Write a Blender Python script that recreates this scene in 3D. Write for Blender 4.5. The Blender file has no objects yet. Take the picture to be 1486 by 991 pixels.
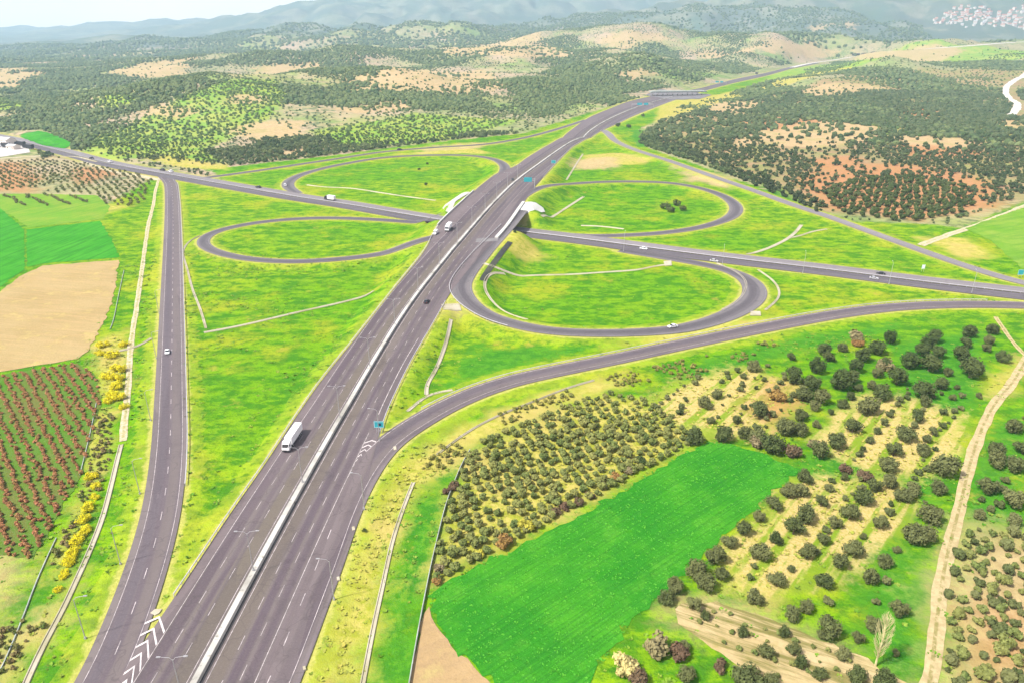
HAZE, SKY, SUN, EXPO = 0.00012, 0.085, 3.5, 1.17
import bpy, bmesh, math, random
import numpy as np
from mathutils import Vector, Matrix, geometry
random.seed(11)
rng = np.random.default_rng(11)
scene = bpy.context.scene
COL = scene.collection

# ------------------------------------------------------------------ camera geometry (photo pixels 1486x991)
PW, PH = 1486.0, 991.0
CAMH, FPX, PITCH = 125.0, 1050.0, math.radians(23.45)
SP, CP = math.sin(PITCH), math.cos(PITCH)

def ray(px, py):
    u = (px - PW / 2) / FPX
    w = (PH / 2 - py) / FPX
    return np.array([u, CP + w * SP, -SP + w * CP])

def at(px, py, z=0.0):
    d = ray(px, py)
    t = (z - CAMH) / d[2]
    return np.array([d[0] * t, d[1] * t, z])

# ------------------------------------------------------------------ numpy noise
def _hash(ix, iy, s):
    h = (ix.astype(np.int64) * 374761393 + iy.astype(np.int64) * 668265263 + s * 974634521) & 0xffffffff
    h = ((h ^ (h >> 13)) * 1274126177) & 0xffffffff
    h = (h ^ (h >> 16)) & 0xffffffff
    return h / 4294967295.0

def vnoise(x, y, s=0):
    ix, iy = np.floor(x), np.floor(y)
    fx, fy = x - ix, y - iy
    fx, fy = fx * fx * (3 - 2 * fx), fy * fy * (3 - 2 * fy)
    a, b = _hash(ix, iy, s), _hash(ix + 1, iy, s)
    c, d = _hash(ix, iy + 1, s), _hash(ix + 1, iy + 1, s)
    return (a * (1 - fx) + b * fx) * (1 - fy) + (c * (1 - fx) + d * fx) * fy

def fbm(x, y, scale, octs=4, s=0):
    v, a, f, t = 0.0, 1.0, 1.0 / scale, 0.0
    for o in range(octs):
        v = v + a * vnoise(x * f + 17.3 * o, y * f - 9.1 * o, s + o)
        t += a; a *= 0.5; f *= 2.03
    return v / t

def sstep(a, b, x):
    t = np.clip((x - a) / (b - a), 0, 1)
    return t * t * (3 - 2 * t)

# ------------------------------------------------------------------ far relief: ridges traced by bearing and given their real distance
def crest(pts, dist):
    out = []
    for i, (px, py) in enumerate(pts):
        D = dist if not isinstance(dist, (list, tuple)) else dist[i]
        d = ray(px, py)
        t = D / d[1]
        out.append((d[0] * t, D, max(2.0, CAMH + d[2] * t)))
    return out

RIDGES = [  # crest line, half width of the slope
    (crest([(90, 150), (160, 135), (250, 118), (330, 108), (420, 120), (500, 138)], [1250, 1250, 1280, 1300, 1300, 1250]), 300),
    (crest([(500, 112), (590, 98), (650, 104), (745, 112)], 1500), 230),
    (crest([(300, 84), (420, 72), (560, 64), (690, 56), (735, 51), (800, 62)], 2500), 420),
    (crest([(790, 92), (880, 80), (960, 66), (1030, 64), (1090, 82)], [1750, 1800, 1900, 1900, 1850]), 300),
    (crest([(1097, 69), (1147, 61), (1174, 59), (1225, 73)], 2700), 150),
    (crest([(-200, 84), (0, 98), (120, 90), (250, 84)], 2900), 260),
    (crest([(-260, 60), (0, 64), (84, 57), (151, 59), (235, 53), (303, 50), (400, 40), (520, 36), (640, 30)], [6200, 6000, 5800, 5600, 5500, 5300, 5000, 4700, 4400]), 850),
    (crest([(-400, 50), (0, 51), (40, 42), (64, 37), (101, 39), (145, 44), (202, 34), (240, 28), (279, 27), (320, 32), (387, 23), (437, 13), (500, -2), (560, -14), (620, -18), (690, -14), (780, -9), (880, -9), (960, -12)],
           [12500, 12300, 12000, 11800, 11600, 11500, 11300, 11000, 10600, 10200, 9700, 9200, 8800, 8600, 8600, 8700, 8900, 9100, 9300]), 1700),
    (crest([(840, 28), (930, 10), (1010, -6), (1100, -16), (1200, -20), (1320, -20), (1486, -22), (1750, -24)], [5600, 5600, 5700, 5800, 5900, 5900, 5800, 5700]), 1100),
    (crest([(800, 44), (930, 32), (1040, 34), (1150, 38), (1260, 40), (1360, 46)], [3300, 3300, 3300, 3200, 3100, 3000]), 380),
    (crest([(1240, 72), (1330, 66), (1420, 58), (1560, 50)], [3000, 3000, 3000, 3000]), 420),
    (crest([(1250, 106), (1350, 92), (1486, 85), (1700, 85)], [2000, 2100, 2150, 2200]), 500),
]

def ridge_h(X, Y):
    acc = np.zeros_like(X, dtype=float)
    for pts, sg in RIDGES:
        best = np.zeros_like(acc)
        for (x0, y0, z0), (x1, y1, z1) in zip(pts[:-1], pts[1:]):
            dx, dy = x1 - x0, y1 - y0
            t = np.clip(((X - x0) * dx + (Y - y0) * dy) / (dx * dx + dy * dy), 0, 1)
            d2 = (X - x0 - t * dx) ** 2 + (Y - y0 - t * dy) ** 2
            best = np.maximum(best, (z0 + t * (z1 - z0)) * np.exp(-d2 / (sg * sg)))
        acc += best ** 3
    return np.cbrt(acc)

def base_h(X, Y):
    X = np.asarray(X, float); Y = np.asarray(Y, float)
    R = np.hypot(X, Y)
    h = ridge_h(X, Y)
    far = sstep(620, 1500, R)
    h = h * sstep(560, 950, R)
    amp = 1.2 * sstep(300, 700, R) + 32 * far + 16 * sstep(2500, 6000, R)
    h = h + (fbm(X, Y, 330, 4, 3) - 0.5) * 2 * amp * (0.35 + 0.65 * sstep(0, 40, h))
    h = h + (fbm(X, Y, 1500, 5, 8) - 0.5) * 120 * sstep(5000, 8500, R)
    # gullies on the hillsides
    g = 1 - np.abs(fbm(X, Y, 420, 3, 21) - 0.5) * 4
    h = h - np.clip(g, 0, 1) * 0.34 * np.clip(h, 0, 200) * far
    h = h + (fbm(X, Y, 190, 3, 44) - 0.5) * 22 * sstep(750, 1300, R) * sstep(12, 50, h)
    h = np.where(R < 420, h + (fbm(X, Y, 60, 2, 5) - 0.5) * 0.5, h)
    return h

_T = np.geomspace(60, 13700, 450)
def hit(px, py):
    d = ray(px, py)
    t = _T / max(d[1], 1e-3)
    X, Y, Z = d[0] * t, d[1] * t, CAMH + d[2] * t
    below = np.nonzero(Z < base_h(X, Y))[0]
    if len(below) == 0:
        i = len(t) - 1
        return np.array([X[i], Y[i], float(base_h(X[i:i+1], Y[i:i+1])[0])])
    i = max(1, below[0])
    a, b = t[i - 1], t[i]
    for _ in range(18):
        m = 0.5 * (a + b)
        if CAMH + d[2] * m < base_h(np.array([d[0] * m]), np.array([d[1] * m]))[0]: b = m
        else: a = m
    return np.array([d[0] * b, d[1] * b, CAMH + d[2] * b])

def hitpoly(pts):
    return np.array([hit(*p)[:2] for p in pts])

# ------------------------------------------------------------------ curves
def catmull(P, step):
    P = np.asarray(P, float)
    Q = np.vstack([2 * P[0] - P[1], P, 2 * P[-1] - P[-2]])
    out = []
    for i in range(1, len(Q) - 2):
        p0, p1, p2, p3 = Q[i - 1], Q[i], Q[i + 1], Q[i + 2]
        # centripetal
        def tj(ti, a, b): return ti + max(1e-6, np.linalg.norm(a[:2] - b[:2])) ** 0.5
        t0 = 0; t1 = tj(t0, p0, p1); t2 = tj(t1, p1, p2); t3 = tj(t2, p2, p3)
        n = max(2, int(np.linalg.norm(p2 - p1) / step))
        for k in range(n):
            t = t1 + (t2 - t1) * k / n
            A1 = (t1 - t) / (t1 - t0) * p0 + (t - t0) / (t1 - t0) * p1
            A2 = (t2 - t) / (t2 - t1) * p1 + (t - t1) / (t2 - t1) * p2
            A3 = (t3 - t) / (t3 - t2) * p2 + (t - t2) / (t3 - t2) * p3
            B1 = (t2 - t) / (t2 - t0) * A1 + (t - t0) / (t2 - t0) * A2
            B2 = (t3 - t) / (t3 - t1) * A2 + (t - t1) / (t3 - t1) * A3
            out.append((t2 - t) / (t2 - t1) * B1 + (t - t1) / (t2 - t1) * B2)
    out.append(P[-1])
    out = np.array(out)
    # even resample
    s = np.r_[0, np.cumsum(np.linalg.norm(np.diff(out[:, :2], axis=0), axis=1))]
    n = max(2, int(s[-1] / step) + 1)
    q = np.linspace(0, s[-1], n)
    return np.column_stack([np.interp(q, s, out[:, k]) for k in range(out.shape[1])])

def smooth1(P, n):
    P = P.copy()
    for _ in range(n):
        P[1:-1] = 0.25 * P[:-2] + 0.5 * P[1:-1] + 0.25 * P[2:]
    return P

def normals2(P):
    T = np.gradient(P[:, :2], axis=0)
    T /= np.maximum(1e-9, np.linalg.norm(T, axis=1))[:, None]
    return np.column_stack([T[:, 1], -T[:, 0]])      # points to the right of travel

def arclen(P):
    return np.r_[0, np.cumsum(np.linalg.norm(np.diff(P[:, :2], axis=0), axis=1))]

# ------------------------------------------------------------------ mesh / object helpers
def mesh_np(name, V, Fc, mats=(), mat_idx=None, smooth=False, uv=None, attrs=None):
    """V (n,3); Fc list of lists or (m,k) array"""
    me = bpy.data.meshes.new(name)
    V = np.asarray(V, np.float32)
    if isinstance(Fc, np.ndarray):
        m, k = Fc.shape
        me.vertices.add(len(V)); me.vertices.foreach_set('co', V.ravel())
        me.loops.add(m * k); me.loops.foreach_set('vertex_index', Fc.astype(np.int32).ravel())
        me.polygons.add(m)
        me.polygons.foreach_set('loop_start', np.arange(0, m * k, k, dtype=np.int32))
        me.update(calc_edges=True)
    else:
        me.from_pydata([tuple(map(float, v)) for v in V], [], [tuple(map(int, f)) for f in Fc])
        me.update()
    for m_ in mats: me.materials.append(m_)
    if mat_idx is not None: me.polygons.foreach_set('material_index', np.asarray(mat_idx, np.int32))
    me.polygons.foreach_set('use_smooth', np.full(len(me.polygons), bool(smooth)))
    if uv is not None:
        l = me.uv_layers.new(name='UVMap')
        li = np.empty(len(me.loops), np.int32); me.loops.foreach_get('vertex_index', li)
        l.data.foreach_set('uv', np.asarray(uv, np.float32)[li].ravel())
    if attrs:
        for k_, a in attrs.items():
            at_ = me.attributes.new(k_, 'FLOAT', 'POINT')
            at_.data.foreach_set('value', np.asarray(a, np.float32))
    me.update()
    return me

def link(name, me, parent=None, loc=None, rotz=None):
    o = bpy.data.objects.new(name, me)
    COL.objects.link(o)
    if parent is not None: o.parent = parent
    if loc is not None: o.location = tuple(map(float, loc))
    if rotz is not None: o.rotation_euler = (0, 0, float(rotz))
    return o

def tag(o, label=None, cat=None, group=None, kind=None):
    if label: o['label'] = label
    if cat: o['category'] = cat
    if group: o['group'] = group
    if kind: o['kind'] = kind
    return o

def empty(name, loc=(0, 0, 0), rotz=0):
    o = bpy.data.objects.new(name, None); COL.objects.link(o)
    o.location = tuple(map(float, loc)); o.rotation_euler = (0, 0, float(rotz))
    o.empty_display_size = 0.5
    return o

def kids(o):
    return KIDS.get(o.name, [])
KIDS = {}
def part(name, me, parent, loc=None):
    o = link(name, me, parent, loc)
    KIDS.setdefault(parent.name, []).append(o)
    return o

def dup(root, loc=None, rotz=None, scale=None, par=None):
    r = root.copy(); COL.objects.link(r)
    if par is not None: r.parent = par
    if loc is not None: r.location = tuple(map(float, loc))
    if rotz is not None: r.rotation_euler = (0, 0, float(rotz))
    if scale is not None: r.scale = scale
    for ch in KIDS.get(root.name, []):
        dupc = dup(ch, par=r)
        KIDS.setdefault(r.name, []).append(dupc)
    return r

class MB:
    """collects simple solids into one mesh"""
    def __init__(s): s.V = []; s.F = []; s.M = []
    def add(s, V, F, mi=0):
        b = len(s.V); s.V += [tuple(map(float, v)) for v in V]
        s.F += [tuple(b + i for i in f) for f in F]; s.M += [mi] * len(F)
        return s
    def box(s, x0, x1, y0, y1, z0, z1, mi=0, bev=0.0, taper=0.0):
        if bev <= 0:
            t = taper
            V = [(x0, y0, z0), (x1, y0, z0), (x1, y1, z0), (x0, y1, z0), (x0 + t, y0 + t, z1), (x1 - t, y0 + t, z1), (x1 - t, y1 - t, z1), (x0 + t, y1 - t, z1)]
            F = [(3, 2, 1, 0), (4, 5, 6, 7), (0, 1, 5, 4), (1, 2, 6, 5), (2, 3, 7, 6), (3, 0, 4, 7)]
            return s.add(V, F, mi)
        bm = bmesh.new(); bmesh.ops.create_cube(bm, size=1)
        for v in bm.verts:
            v.co = ((x0 + x1) / 2 + v.co.x * (x1 - x0), (y0 + y1) / 2 + v.co.y * (y1 - y0), (z0 + z1) / 2 + v.co.z * (z1 - z0))
        bmesh.ops.bevel(bm, geom=list(bm.edges), offset=bev, segments=2, affect='EDGES')
        bm.verts.index_update()
        s.add([v.co[:] for v in bm.verts], [[v.index for v in f.verts] for f in bm.faces], mi); bm.free()
        return s
    def tube(s, P, R, n=6, mi=0, cap=True):
        P = [Vector(p) for p in P]
        if not isinstance(R, (list, tuple)): R = [R] * len(P)
        V = []; F = []
        for i, p in enumerate(P):
            d = (P[min(i + 1, len(P) - 1)] - P[max(i - 1, 0)]).normalized()
            a = d.cross(Vector((0, 0, 1)) if abs(d.z) < 0.9 else Vector((1, 0, 0))).normalized(); b = d.cross(a)
            for k in range(n):
                an = 2 * math.pi * k / n
                V.append(p + (a * math.cos(an) + b * math.sin(an)) * R[i])
        for i in range(len(P) - 1):
            for k in range(n):
                F.append((i * n + k, i * n + (k + 1) % n, (i + 1) * n + (k + 1) % n, (i + 1) * n + k))
        if cap:
            F.append(tuple(range(n))); F.append(tuple((len(P) - 1) * n + k for k in range(n)))
        return s.add(V, F, mi)
    def prism(s, prof, y0, y1, mi=0, inset=None):
        """profile in (x,z), extruded along y"""
        n = len(prof)
        V = [(x, y0, z) for x, z in prof] + [(x, y1, z) for x, z in prof]
        F = [(i, (i + 1) % n, n + (i + 1) % n, n + i) for i in range(n)] + [tuple(range(n - 1, -1, -1)), tuple(range(n, 2 * n))]
        return s.add(V, F, mi)
    def mesh(s, name, mats, smooth=False):
        me = mesh_np(name, s.V, s.F, mats, s.M, smooth)
        bm = bmesh.new(); bm.from_mesh(me); bmesh.ops.recalc_face_normals(bm, faces=list(bm.faces)); bm.to_mesh(me); bm.free()
        return me

# ------------------------------------------------------------------ materials
class NT:
    def __init__(s, name, rough=0.85, spec=0.2):
        s.m = bpy.data.materials.new(name); s.m.use_nodes = True
        s.t = s.m.node_tree; s.t.nodes.clear()
        s.out = s.n('ShaderNodeOutputMaterial'); s.b = s.n('ShaderNodeBsdfPrincipled')
        s.b.inputs['Roughness'].default_value = rough
        s.b.inputs['Specular IOR Level'].default_value = spec
        s.l(s.b.outputs[0], s.out.inputs[0])
        s._pos = None
    def n(s, t, **kw):
        nd = s.t.nodes.new(t)
        for k, v in kw.items(): setattr(nd, k, v)
        return nd
    def l(s, a, b): s.t.links.new(a, b)
    def pos(s):
        if s._pos is None: s._pos = s.n('ShaderNodeNewGeometry').outputs['Position']
        return s._pos
    def scaled(s, vec, sc):
        m = s.n('ShaderNodeMapping'); m.inputs['Scale'].default_value = sc; s.l(vec, m.inputs[0]); return m.outputs[0]
    def noise(s, vec, scale, detail=3, rough=0.6):
        nd = s.n('ShaderNodeTexNoise'); nd.inputs['Scale'].default_value = scale
        nd.inputs['Detail'].default_value = detail; nd.inputs['Roughness'].default_value = rough
        s.l(vec, nd.inputs['Vector']); return nd.outputs['Fac']
    def rng(s, v, a, b, c=0.0, d=1.0, smooth=True):
        nd = s.n('ShaderNodeMapRange'); nd.interpolation_type = 'SMOOTHSTEP' if smooth else 'LINEAR'
        s.set(nd.inputs[0], v)
        for i, q in zip((1, 2, 3, 4), (a, b, c, d)): nd.inputs[i].default_value = q
        return nd.outputs[0]
    def set(s, inp, v):
        if hasattr(v, 'is_output') or isinstance(v, bpy.types.NodeSocket): s.l(v, inp)
        elif isinstance(v, (tuple, list)): inp.default_value = (*v, 1.0) if len(v) == 3 and inp.type == 'RGBA' else v
        else: inp.default_value = v
    def mix(s, f, a, b, mode='MIX'):
        nd = s.n('ShaderNodeMix', data_type='RGBA', blend_type=mode)
        s.set(nd.inputs[0], f); s.set(nd.inputs[6], a); s.set(nd.inputs[7], b); return nd.outputs[2]
    def math(s, op, a, b=0.0):
        nd = s.n('ShaderNodeMath', operation=op); s.set(nd.inputs[0], a); s.set(nd.inputs[1], b); return nd.outputs[0]
    def attr(s, name):
        return s.n('ShaderNodeAttribute', attribute_name=name).outputs['Fac']
    def color(s, c): s.set(s.b.inputs['Base Color'], c); return s
    def bump(s, h, dist, strength=0.6):
        nd = s.n('ShaderNodeBump'); nd.inputs['Distance'].default_value = dist; nd.inputs['Strength'].default_value = strength
        s.l(h, nd.inputs['Height']); s.l(nd.outputs[0], s.b.inputs['Normal']); return s

def plain(name, col, rough=0.6, var=0.12, scale=1.5, spec=0.3, metal=0.0):
    k = NT(name, rough, spec)
    f = k.noise(k.pos(), scale, 4, 0.65)
    k.color(k.mix(k.rng(f, 0.3, 0.7), tuple(c * (1 - var) for c in col), tuple(min(0.95, c * (1 + var)) for c in col)))
    k.b.inputs['Metallic'].default_value = metal
    return k.m
# ------------------------------------------------------------------ road traces
# rough corridor of the highway and the cross road: the hills stand back from it
_cpx = [(600, 430), (850, 190), (971, 146), (1062, 121), (1149, 101), (1221, 89)]
CORR = [np.array([at(*p, 3.0)[:2] for p in _cpx]), np.array([at(*p, 1.0)[:2] for p in [(560, 308), (240, 254), (84, 219), (0, 199), (-160, 172)]])]
_base0 = base_h
def base_h(X, Y):
    X = np.asarray(X, float); Y = np.asarray(Y, float)
    h = _base0(X, Y)
    d = np.full(X.shape, 1e9)
    for P in CORR:
        for a, b in zip(P[:-1], P[1:]):
            e = b - a
            t = np.clip(((X - a[0]) * e[0] + (Y - a[1]) * e[1]) / (e @ e), 0, 1)
            d = np.minimum(d, np.hypot(X - a[0] - t * e[0], Y - a[1] - t * e[1]))
    k = sstep(35, 260, d)
    return h * k + (1 - k) * np.clip(h, -2, 3)

HZY = [-300, 180, 230, 280, 340, 400, 500, 580, 700, 850, 1100]
HZZ = [0.9, 0.9, 1.6, 3.2, 6.2, 8.2, 8.6, 8.0, 5.0, 2.8, 2.2]
def hz(Y): return np.interp(Y, HZY, HZZ)
def at_h(px, py):
    z = 2.0
    for _ in range(8):
        p = at(px, py, z); z = float(hz(p[1]))
    return at(px, py, z)

HL = [(111 + 30, 1030), (168, 991), (235.5, 892), (286, 818), (340, 734), (390, 667), (411, 631), (459, 560), (490, 522), (547, 451), (618, 363), (634, 328), (689, 276.7), (719.5, 252), (747.8, 242), (762, 231), (786, 216), (814, 200), (853, 171), (880, 160), (910.6, 147.5), (939, 141), (963, 137), (1016, 128.5), (1062, 116), (1112, 106), (1149, 96.3), (1200, 87.5)]
HM = [(283.4, 991), (352, 860.6), (404.7, 760), (464, 653), (500, 599), (550.6, 505), (594.3, 437.7), (651.5, 370), (683.5, 331), (719.5, 290.9), (753.8, 258.5), (788, 234), (820.5, 211), (850, 190.5), (880, 174), (910.6, 160.5), (935, 150.7), (971, 142), (1016, 131), (1062, 119), (1112, 108.5), (1149, 98.3), (1200, 89)]
HR = [(430, 1005), (441, 976), (466, 905), (488, 846), (510, 788), (527, 737), (541, 660), (558, 598), (578, 560), (594, 525), (634.7, 458), (651.5, 426), (690, 380), (721.5, 346), (735.7, 330), (760, 295), (772, 276), (804, 240), (830.5, 213), (850, 202), (876, 188), (894, 181), (916.6, 169.5), (941, 160), (979, 145.5), (1017, 133.7), (1062, 121.5), (1112, 110.5), (1149, 100.2), (1200, 90.5)]

def xy_of(tr):
    W = np.array([at_h(*p) for p in tr])
    o = np.argsort(W[:, 1]); return W[o]
YMAX = 2900.0
HY = np.concatenate([np.arange(-160, 900, 3.0), np.arange(900, YMAX, 9.0)])
def xfun(tr, n):
    W = xy_of(tr)
    x0 = W[0, 0] - (W[3, 0] - W[0, 0]) / (W[3, 1] - W[0, 1]) * (W[0, 1] + 160)
    Yk = np.r_[-160, W[:, 1]]; Xk = np.r_[x0, W[:, 0]]
    f = np.interp(HY, Yk, Xk)
    g = f.copy()
    for _ in range(n):
        g[1:-1] = 0.25 * g[:-2] + 0.5 * g[1:-1] + 0.25 * g[2:]
    return g
XM = xfun(HM, 260)
XL = xfun(HL, 30); XR = xfun(HR, 30)
HZ = hz(HY)
def zh_at(y): return float(np.interp(y, HY, HZ))
def xm_at(y): return float(np.interp(y, HY, XM))
def xl_at(y): return float(np.interp(y, HY, XL))
def xr_at(y): return float(np.interp(y, HY, XR))

ROADS = {}
def trace(name, pts, hw, step=3.0, sm=6):
    """pts: (px,py,z[,hw]); z None -> ground there"""
    W = []; wd = []
    for p in pts:
        q = at(p[0], p[1], p[2]) if p[2] is not None else hit(p[0], p[1])
        W.append(np.r_[q, p[3] if len(p) > 3 else hw])
    P = catmull(np.array(W), step)
    P = smooth1(P, sm)
    if name not in ('crossroad', 'far_road'):      # on the highway's own deck a ramp keeps the highway's level
        xl, xr, zh = np.interp(P[:, 1], HY, XL), np.interp(P[:, 1], HY, XR), np.interp(P[:, 1], HY, HZ)
        d = np.maximum(np.maximum(xl - P[:, 0], P[:, 0] - xr), 0) - 0.4 * P[:, 3]
        w = sstep(0, 26, d)
        P[:, 2] = np.where(np.arange(len(P)) >= 0, zh * (1 - w) + P[:, 2] * w, 0) if name != 'ramp_a' else P[:, 2]
    ROADS[name] = P
    return P

trace('crossroad', [(-420, 128, 0.8), (-200, 166, 0.8), (-80, 186, 0.8), (0, 199, 0.6), (84, 218.5, 0.6), (168, 240, 0.6), (240, 253, 0.6), (303, 264.3, 0.6), (370, 276, 0.6), (437, 287.5, 0.5), (498, 296, 0.5), (560, 307, 0.5), (620, 317, 0.4), (690, 328, 0.4), (750, 336.5, 0.4), (812, 343, 0.4), (860, 349.5, 0.5), (920, 357.5, 0.5), (988, 366.5, 0.6), (1087, 378.8, 0.6), (1188, 390, 0.6), (1289, 403, 0.6), (1390, 415.5, 0.6), (1486, 426, 0.6), (1620, 440, 0.6), (1850, 462, 0.6)], 11.0, 4.0, 40)
trace('ramp_a', [(60, 1120, 0.87), (110, 1050, 0.87), (146, 991, 0.87), (185, 900, 0.86), (216, 811, 0.8), (234, 741, 0.8), (244, 660, 0.8), (247, 565, 0.8), (249, 441, 0.75), (250.5, 330, 0.7), (249.5, 285, 0.6), (246.5, 265, 0.55), (238, 256, 0.5)], 5.3, 3.0, 10)
trace('loop_front_left', [(690, 318, 7.8, 4.5), (655, 339, 7.4, 4.3), (622, 351, 6.2), (590, 360.5, 5.0), (540, 370.5, 3.6), (480, 377, 2.6), (420, 379.5, 2.0), (360, 375.5, 1.6), (315, 366, 1.2), (295, 354.5, 1.0), (300, 342.5, 0.9), (320, 334, 0.8), (355, 326, 0.7), (400, 320, 0.6), (450, 316.8, 0.5), (500, 316.8, 0.5), (550, 319, 0.45), (600, 322.5, 0.4), (640, 326, 0.35)], 3.9)
trace('loop_front_right', [(757, 306, 8.2, 4.5), (736, 331, 7.9, 4.8), (716, 353, 7.4, 5.0), (697, 375, 6.6, 5.4), (677, 401, 5.4, 5.4), (668, 421, 4.5, 5.4), (676, 438, 3.8, 5.0), (697, 453, 3.2), (742, 469, 2.6), (795, 479.5, 2.2), (860, 483, 1.8), (930, 481.8, 1.5), (990, 476.5, 1.2, 4.6), (1050, 460, 1.0, 5.2), (1085, 441, 0.9, 6.0), (1096, 424, 0.8, 6.2), (1086, 406, 0.7, 5.6), (1055, 391.5, 0.6), (1010, 381.5, 0.5), (960, 373, 0.5), (900, 363, 0.4)], 4.3)
trace('ramp_b', [(250, 1280, 0.87, 6), (330, 1120, 0.87, 6), (396, 985, 0.87, 6), (427, 910, 0.87, 6), (466, 815, 0.87, 6), (496, 740, 0.86, 5.8), (523, 690, 0.86, 5.6), (562, 645, 0.86), (609, 612, 0.85), (672, 577, 0.8), (739, 553, 0.8), (810, 537, 0.8), (894, 520, 0.8), (990, 499.5, 0.8), (1120, 473, 0.7), (1221, 454.8, 0.7), (1305, 445, 0.6), (1398, 441.5, 0.6), (1486, 443, 0.55), (1600, 450, 0.5), (1750, 462, 0.5)], 4.9)
trace('loop_back_left', [(700, 290, 8.1, 4.5), (716, 268, 7.4, 4.6), (731, 251, 6.2, 4.8), (731, 240, 5.0, 4.8), (713, 230.5, 3.6), (680, 226, 2.6), (620, 225.5, 1.8), (557, 229, 1.2), (500, 238, 1.0), (465, 245.5, 0.8), (434, 255, 0.6, 4.8), (420, 263, 0.5, 5.2), (418, 271, 0.4, 5.2), (432, 281, 0.35)], 4.2)
trace('ramp_back_left', [(290, 259, 0.5), (330, 254, 0.8), (380, 247, 1.0), (440, 238, 1.2), (500, 229, 1.4), (557, 220.5, 1.6), (635, 214, 1.8), (700, 210, 2.0), (752, 202, 2.2), (790, 193, 2.5), (820, 184, 2.6), (850, 174, 2.6)], 4.0)
trace('loop_back_right', [(735, 305, 8.3, 4.5), (754, 289, 8.0, 4.5), (775, 277.5, 7.2), (812, 269, 5.4), (860, 264.8, 3.8), (920, 263.6, 2.6), (975, 266, 1.8), (1015, 273, 1.4), (1050, 285, 1.2, 4.6), (1068, 300, 1.0, 5.0), (1062, 314, 0.9, 4.8), (1035, 325, 0.8), (1000, 333, 0.7), (950, 339, 0.6), (905, 341.5, 0.5), (860, 342.5, 0.4), (800, 339, 0.35)], 4.0)
trace('ramp_back_right', [(850, 195, 3.0, 4.6), (872, 188.5, 2.6, 4.8), (882, 194, 2.4, 4.8), (893, 204.5, 2.2), (920, 217, 2.0), (971, 233.5, 1.8), (1031, 255, 1.5), (1092, 276, 1.2), (1150, 297, 1.0), (1200, 313.5, 0.9), (1248, 331, 0.8), (1322, 358, 0.7), (1390, 382, 0.6), (1440, 398, 0.55), (1486, 410.5, 0.5), (1570, 428, 0.45), (1680, 444, 0.4)], 4.2)
# highway as a terrain influence: centre between its two edges
hc = np.column_stack([(XL + XR) / 2, HY, HZ, (XR - XL) / 2])
ROADS['highway'] = hc
# far continuation over the hill, on the ground
trace('far_road', [(1149, 98.3, None, 9), (1175, 92.5, None, 8), (1221, 86, None, 7), (1265, 78, None), (1322, 73, None), (1400, 67.5, None), (1486, 61, None), (1620, 55, None)], 14.0, 20, 30)

# ------------------------------------------------------------------ terrain grid
def axis(fine0, fine1, step, far0, far1, gr):
    a = list(np.arange(fine0, fine1 + 1e-6, step))
    s, x = step, fine1
    while x < far1: s *= gr; x += s; a.append(x)
    s, x, left = step, fine0, []
    while x > far0: s *= gr; x -= s; left.append(x)
    return np.array(left[::-1] + a)
gx = axis(-360, 360, 2.0, -11500, 11500, 1.018)
gy = axis(84, 640, 2.0, -420, 13800, 1.016)
GX, GY = np.meshgrid(gx, gy)              # shape (ny, nx)
BASE = base_h(GX, GY)
sx = np.gradient(gx)[None, :] + 0 * GX
sy = np.gradient(gy)[:, None] + 0 * GY
SPC = np.maximum(sx, sy)

def road_field(P, reach=45):
    """signed distance to the road edge and the road level, near the road"""
    D = np.full(GX.shape, 1e9); Z = np.zeros(GX.shape)
    for a, b in zip(P[:-1], P[1:]):
        m = max(a[3], b[3]) + reach
        i0, i1 = np.searchsorted(gx, min(a[0], b[0]) - m), np.searchsorted(gx, max(a[0], b[0]) + m)
        j0, j1 = np.searchsorted(gy, min(a[1], b[1]) - m), np.searchsorted(gy, max(a[1], b[1]) + m)
        if i1 <= i0 or j1 <= j0: continue
        X, Y = GX[j0:j1, i0:i1], GY[j0:j1, i0:i1]
        e = b[:2] - a[:2]
        t = np.clip(((X - a[0]) * e[0] + (Y - a[1]) * e[1]) / max(1e-9, e @ e), 0, 1)
        d = np.hypot(X - a[0] - t * e[0], Y - a[1] - t * e[1]) - (a[3] + t * (b[3] - a[3]))
        z = a[2] + t * (b[2] - a[2])
        w = D[j0:j1, i0:i1]
        k = d < w
        w[k] = d[k]; Z[j0:j1, i0:i1][k] = z[k]
    return D, Z

RD = np.full(GX.shape, 1e9); WMAX = np.zeros(GX.shape); SW = np.zeros(GX.shape); SWZ = np.zeros(GX.shape)
CAPZ = np.full(GX.shape, 1e9)
FIELD = {}
cd, cz = road_field(ROADS['crossroad'])
for nm, P in ROADS.items():
    D, Z = (cd, cz) if nm == 'crossroad' else road_field(P)
    FIELD[nm] = D
    dz = np.abs(Z - BASE)
    L = 3.0 + 2.0 * dz
    m = 0.9 + np.minimum(SPC, 60) * 0.9
    w = 1 - sstep(0, 1, (D - m) / L)
    w[D > 1e8] = 0
    if nm != 'crossroad':
        # the cross road's cutting stays open under the bridge
        under = (np.abs(GX) < 260) & (GY > 330) & (GY < 620)
        w = np.where(under & (Z > 4.0), w * sstep(3.0, 15.0, cd), w)
    inside = D < m
    drop = np.where(nm == 'far_road', 0.6, 0.28)
    RD = np.minimum(RD, np.where(w > 0.02, D, 1e9)) if nm != 'crossroad' else np.minimum(RD, D)
    SW += w ** 4; SWZ += w ** 4 * (Z - drop)
    WMAX = np.maximum(WMAX, w)
    k = inside & (w > 0.6)
    CAPZ[k] = np.minimum(CAPZ[k], (Z - drop)[k])
ZT = BASE * (1 - WMAX) + WMAX * np.where(SW > 1e-9, SWZ / np.maximum(SW, 1e-9), 0)
ZT = np.minimum(ZT, CAPZ)

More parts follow.
